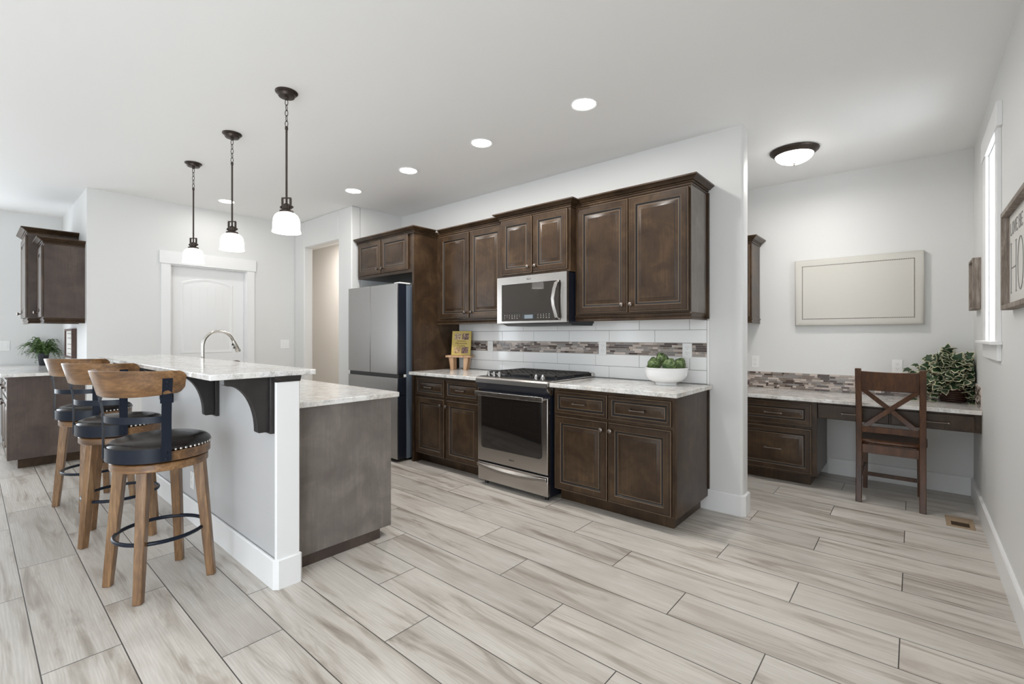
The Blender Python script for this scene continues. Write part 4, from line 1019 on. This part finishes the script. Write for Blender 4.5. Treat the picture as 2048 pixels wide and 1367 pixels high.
# ------------------------------------------------------------------ bowl of artichokes
bc = Vector((-1.372, 3.322))
bw = MB().lathe([(0, .9065), (.074, .9065), (.076, .912), (.073, .922), (.080, .925), (.100, .930), (.120, .941), (.136, .958), (.145, .980), (.1495, 1.008), (.1515, 1.026), (.155, 1.031), (.1515, 1.033), (.146, 1.028), (.143, 1.004), (.138, .982), (.128, .963), (.112, .949), (.090, .940), (.04, .934), (0, .933)], (bc.x, bc.y, 0), 'z', 56).build('bowl', M['ceramic'], None, ang=60)
tag(bw, 'white footed ceramic bowl on the countertop beside the pillar', 'bowl')
def make_artichoke():
    t = bpy.data.objects.new('artichoke', None); COL.objects.link(t); mb = MB(); n = 9; tip = MB()
    mb.lathe([(0, -.040), (.020, -.038), (.036, -.022), (.041, 0), (.036, .02), (.024, .036), (0, .042)], n=16)
    for ring in range(8):
        zb = -.036 + ring * .0098; rr_ = .0425 * math.sqrt(max(.06, 1 - (zb / .047) ** 2)); cnt = max(4, int(11 - ring * .8)); hgt = .030
        for k in range(cnt):
            a = 2 * math.pi * (k + .5 * (ring % 2)) / cnt + ring * .13; o_ = V3(math.cos(a), math.sin(a), 0); tn = V3(-math.sin(a), math.cos(a), 0); w_ = rr_ * 2.1 * math.pi / cnt * .62
            def pt(u, v):
                z = zb + v * hgt; rl = .0420 * math.sqrt(max(.03, 1 - (z / .050) ** 2)) + .0010 + .0125 * v * v * (1 - ring / 11)
                return o_ * (rl - abs(u) * .004) + tn * u * w_ + V3(0, 0, z)
            vs = [pt(-.6, 0), pt(.6, 0), pt(-1, .45), pt(0, .42) + o_ * .003, pt(1, .45), pt(-.62, .8), pt(0, .8) + o_ * .002, pt(.62, .8), pt(0, 1.05)]
            mb.add(vs, [(0, 3, 2), (0, 1, 3), (1, 4, 3), (2, 3, 6, 5), (3, 4, 7, 6)], 0); mb.add([vs[5], vs[6], vs[7], vs[8]], [(0, 1, 3), (1, 2, 3)], 1)
    mb.build('bracts', [M['arti'], M['artitip']], t, ang=70)
    MB().lathe([(.007, -.047), (.008, -.036)], n=10).build('stem', M['arti'], t)
    return t
art = make_artichoke(); art['category'] = 'artichoke'; art['group'] = 'artichokes in the white bowl'
F_ = Vector((-.652, .758)); R_ = Vector((.758, .652))
for i, (u, f_, z, s_, tilt, lab) in enumerate(((-.090, -.008, 1.049, .96, .35, 'rounded dark green artichoke closest to the outlet by the range side of the bowl'), (-.010, .056, 1.080, .96, -.2, 'green artichoke heaped highest in the white bowl'),
        (.000, -.066, 1.046, .95, .55, 'pale green artichoke at the front rim of the white bowl'), (.089, -.014, 1.048, .93, -.35, 'green artichoke at the pillar end of the white bowl'))):
    a_ = art if i == 0 else dup(art, (0, 0, 0)); p = bc + R_ * u + F_ * f_
    a_.location = (p.x, p.y, z); a_.rotation_euler = (tilt, tilt * .6 - .2, i * 1.3); a_.scale = (s_, s_, s_); a_['label'] = lab

# ------------------------------------------------------------------ cookbook on its little wooden stand
RZ = Matrix.Rotation(R(28), 3, 'Z'); sc_ = Vector((-3.600, 3.352, 0))
stn = thing('display_stand', (sc_.x, sc_.y, .906), 'small pale wooden stand holding the yellow cookbook', 'stand')
MB().obox(sc_ + V3(0, 0, 1.0465), (.138, .062, .0105), RZ).build('shelf_board', M['palewood'], stn, .002)
for sx_ in (-1, 1):
    for sy_ in (-1, 1):
        b0 = sc_ + RZ @ V3(sx_ * .070, sy_ * .040, 0) + V3(0, 0, .9065); t0 = sc_ + RZ @ V3(sx_ * .080, sy_ * .040, 0) + V3(0, 0, 1.0358)
        MB().beam(b0, t0, .034, .026, .048, .030, up=RZ @ V3(0, 1, 0)).build('leg', M['palewood'], stn, .002)
bk = thing('cookbook', (sc_.x, sc_.y, 1.058), 'yellow cookbook with four food photos leaning on the wooden stand', 'book')
lean = Matrix.Rotation(R(-9.5), 3, 'X'); BM = RZ @ lean; bo = sc_ + RZ @ V3(.012, -.014, 0) + V3(0, 0, 1.0585)
def B3(u, d, v): return bo + BM @ V3(u, d, v)
BW, BH = .208, .255
def bbox(u0, u1, d0, d1, v0, v1): return (B3((u0 + u1) / 2, (d0 + d1) / 2, (v0 + v1) / 2), ((u1 - u0) / 2, (d1 - d0) / 2, (v1 - v0) / 2), BM)
MB().obox(*bbox(-BW / 2, BW / 2, 0, .002, .001, BH)).obox(*bbox(-BW / 2, BW / 2, .014, .016, .001, BH)).obox(*bbox(-BW / 2 - .0005, -BW / 2 + .002, 0, .016, .001, BH)).build('cover', M['bookyellow'], bk, .0008)
MB().obox(*bbox(-BW / 2 + .002, BW / 2 - .004, .002, .014, .004, BH - .003)).build('pages', M['pages'], bk)
for u0, v0, cs in ((-.076, .163, ((.05, .015, .01), (.45, .30, .16), (.75, .66, .50))), (.008, .163, ((.06, .02, .02), (.12, .05, .06), (.55, .40, .22))), (-.078, .020, ((.10, .04, .01), (.50, .30, .12), (.75, .60, .38))), (.006, .020, ((.05, .015, .02), (.16, .07, .06), (.50, .33, .22)))):
    MB().obox(*bbox(u0, u0 + .072, -.0006, .0001, v0, v0 + .066)).build('cover_photo', photo('food_photo', *cs, u0 * 90 + v0 * 40), bk)
for txt, v, sz in (('Wholesome', .148, .021), ('Mennonite', .124, .029), ('Cooking', .100, .024)):
    text('title_lettering', txt, sz, M['ink'], Matrix.Translation(B3(0, -.0006, v)) @ BM.to_4x4() @ FACE_MINUS_Y, bk)

# ------------------------------------------------------------------ beverage nook at the far end
t = base_unit('base_cabinet', 'dark base cabinet with a plain end panel under the fern counter', -8.150, -6.378, .250, .7695,
    [(-6.80, -6.385, .110, .660, -6.76), (-7.235, -6.82, .110, .660, -7.195)], [(-6.80, -6.385, .684, .845), (-7.235, -6.82, .684, .845)], toe=(-8.15, -6.46, .305, .76))
MB().box(-6.378, -6.362, .232, .7695, .10, .8755).build('end_panel', M['nookpanel'], t, .0015)
slab('countertop', 'white stone countertop holding the fern in the far nook', -8.155, -6.335, .190, .7695, .876, .906)
def nook_unit(label, x0, x1, yf, z0, z1, ztop):
    t = wall_unit('wall_cabinet', label, x0, x1, yf, .7695, z0, z1, [(x0 + .02, x1 - .012, z0 + .012, z1 - .065, x0 + .045, z0 + .065)])
    MB().box(x1 + .0001, x1 + .0015, yf + .001, .7693, z0 + .001, ztop - .06).build('end_panel', M['nookpanel'], t)
    dz = ztop - 2.354; crown(t, [(x0, yf + .002), (x1 - .002, yf + .002), (x1 - .002, .7697)], dz); light_rail(t, [(x0, yf + .004), (x1 - .004, yf + .004), (x1 - .004, .7697)], z0 - .045)
nook_unit('shorter shallow dark wall cabinet nearest the white wall corner', -6.770, -6.370, .475, 1.432, 2.200, 2.212)
nook_unit('taller deeper dark wall cabinet behind the shallow nook cabinet', -7.420, -6.785, .392, 1.432, 2.345, 2.354)
# framed sign under the cabinets
ws = thing('framed_sign', (-7.2, .75, 1.01), 'small walnut framed white sign under the far wall cabinets', 'sign')
a, b_, c0_, c1_ = -7.50, -6.93, 1.012, 1.338; f = MB()
f.box(a, a + .022, .728, .7695, c0_, c1_).box(b_ - .022, b_, .728, .7695, c0_, c1_).box(a + .022, b_ - .022, .728, .7695, c0_, c0_ + .022).box(a + .022, b_ - .022, .728, .7695, c1_ - .022, c1_)
f.build('frame', M['framewood'], ws, .0015)
MB().box(a + .022, b_ - .022, .742, .768, c0_ + .022, c1_ - .022).build('board', M['signwhite'], ws)
mk = MB(); rnd = random.Random(9)
for zz in (1.285, 1.235, 1.165, 1.115, 1.06):
    x = a + .12
    while x < b_ - .12: l_ = rnd.uniform(.012, .03); mk.box(x, x + l_, .7412, .742, zz - .006, zz + .006); x += l_ + .008
mk.build('faint_lettering', newmat('faint_print', (.42, .38, .36), .6)[0], ws)
# fern
fn = thing('potted_fern', (-7.98, .52, .906), 'feathery green fern in a charcoal pot on the far counter', 'plant')
pc = Vector((-7.925, .585))
MB().lathe([(0, .9065), (.034, .9065), (.036, .910), (.052, 1.040), (.054, 1.052), (.049, 1.052), (.046, 1.035), (0, 1.032)], (pc.x, pc.y, 0), 'z', 24).build('pot', M['pot'], fn, ang=50)
MB().lathe([(0, 1.0325), (.044, 1.0325), (.03, 1.040), (0, 1.043)], (pc.x, pc.y, 0), 'z', 16).build('soil', M['soil'], fn)
fr_ = MB(); rnd = random.Random(5)
for i in range(95):
    a = rnd.random() * 2 * math.pi; ln = rnd.uniform(.08, .22); rise = rnd.uniform(.06, .24) * (1.15 - ln * 1.9); droop = rnd.uniform(.0, .16) * ln / .15; pts = []
    for k in range(9):
        t = k / 8; r_ = .015 + ln * t; z = 1.035 + rise * math.sin(t * 2.0) - droop * t ** 3
        pts.append(Vector((pc.x + math.cos(a) * r_, pc.y + math.sin(a) * r_, z)))
    fr_.tube(pts, .0009, 4)
    for k in range(2, 9):
        d = (pts[k] - pts[k - 1]).normalized(); sd_ = d.cross(V3(0, 0, 1)).normalized()
        for s_ in (-1, 1):
            for rep in (0, .33, .66):
                b0 = pts[k - 1].lerp(pts[k], rep); l_ = rnd.uniform(.014, .026) * (1.15 - .5 * k / 8)
                e_ = b0 + (sd_ * s_ + d * rnd.uniform(.1, .8) + V3(0, 0, rnd.uniform(-.5, .4))).normalized() * l_; wv_ = d * l_ * .38
                m_ = b0.lerp(e_, .6); fr_.add([b0, m_ + wv_, e_, m_ - wv_], [(0, 1, 2, 3)])
for v in range(len(fr_.v)):
    x, y, z = fr_.v[v]; fr_.v[v] = (max(x, -8.155), min(y, .764), max(z, .912))
fr_.build('fronds', M['fern'], fn, ang=80)
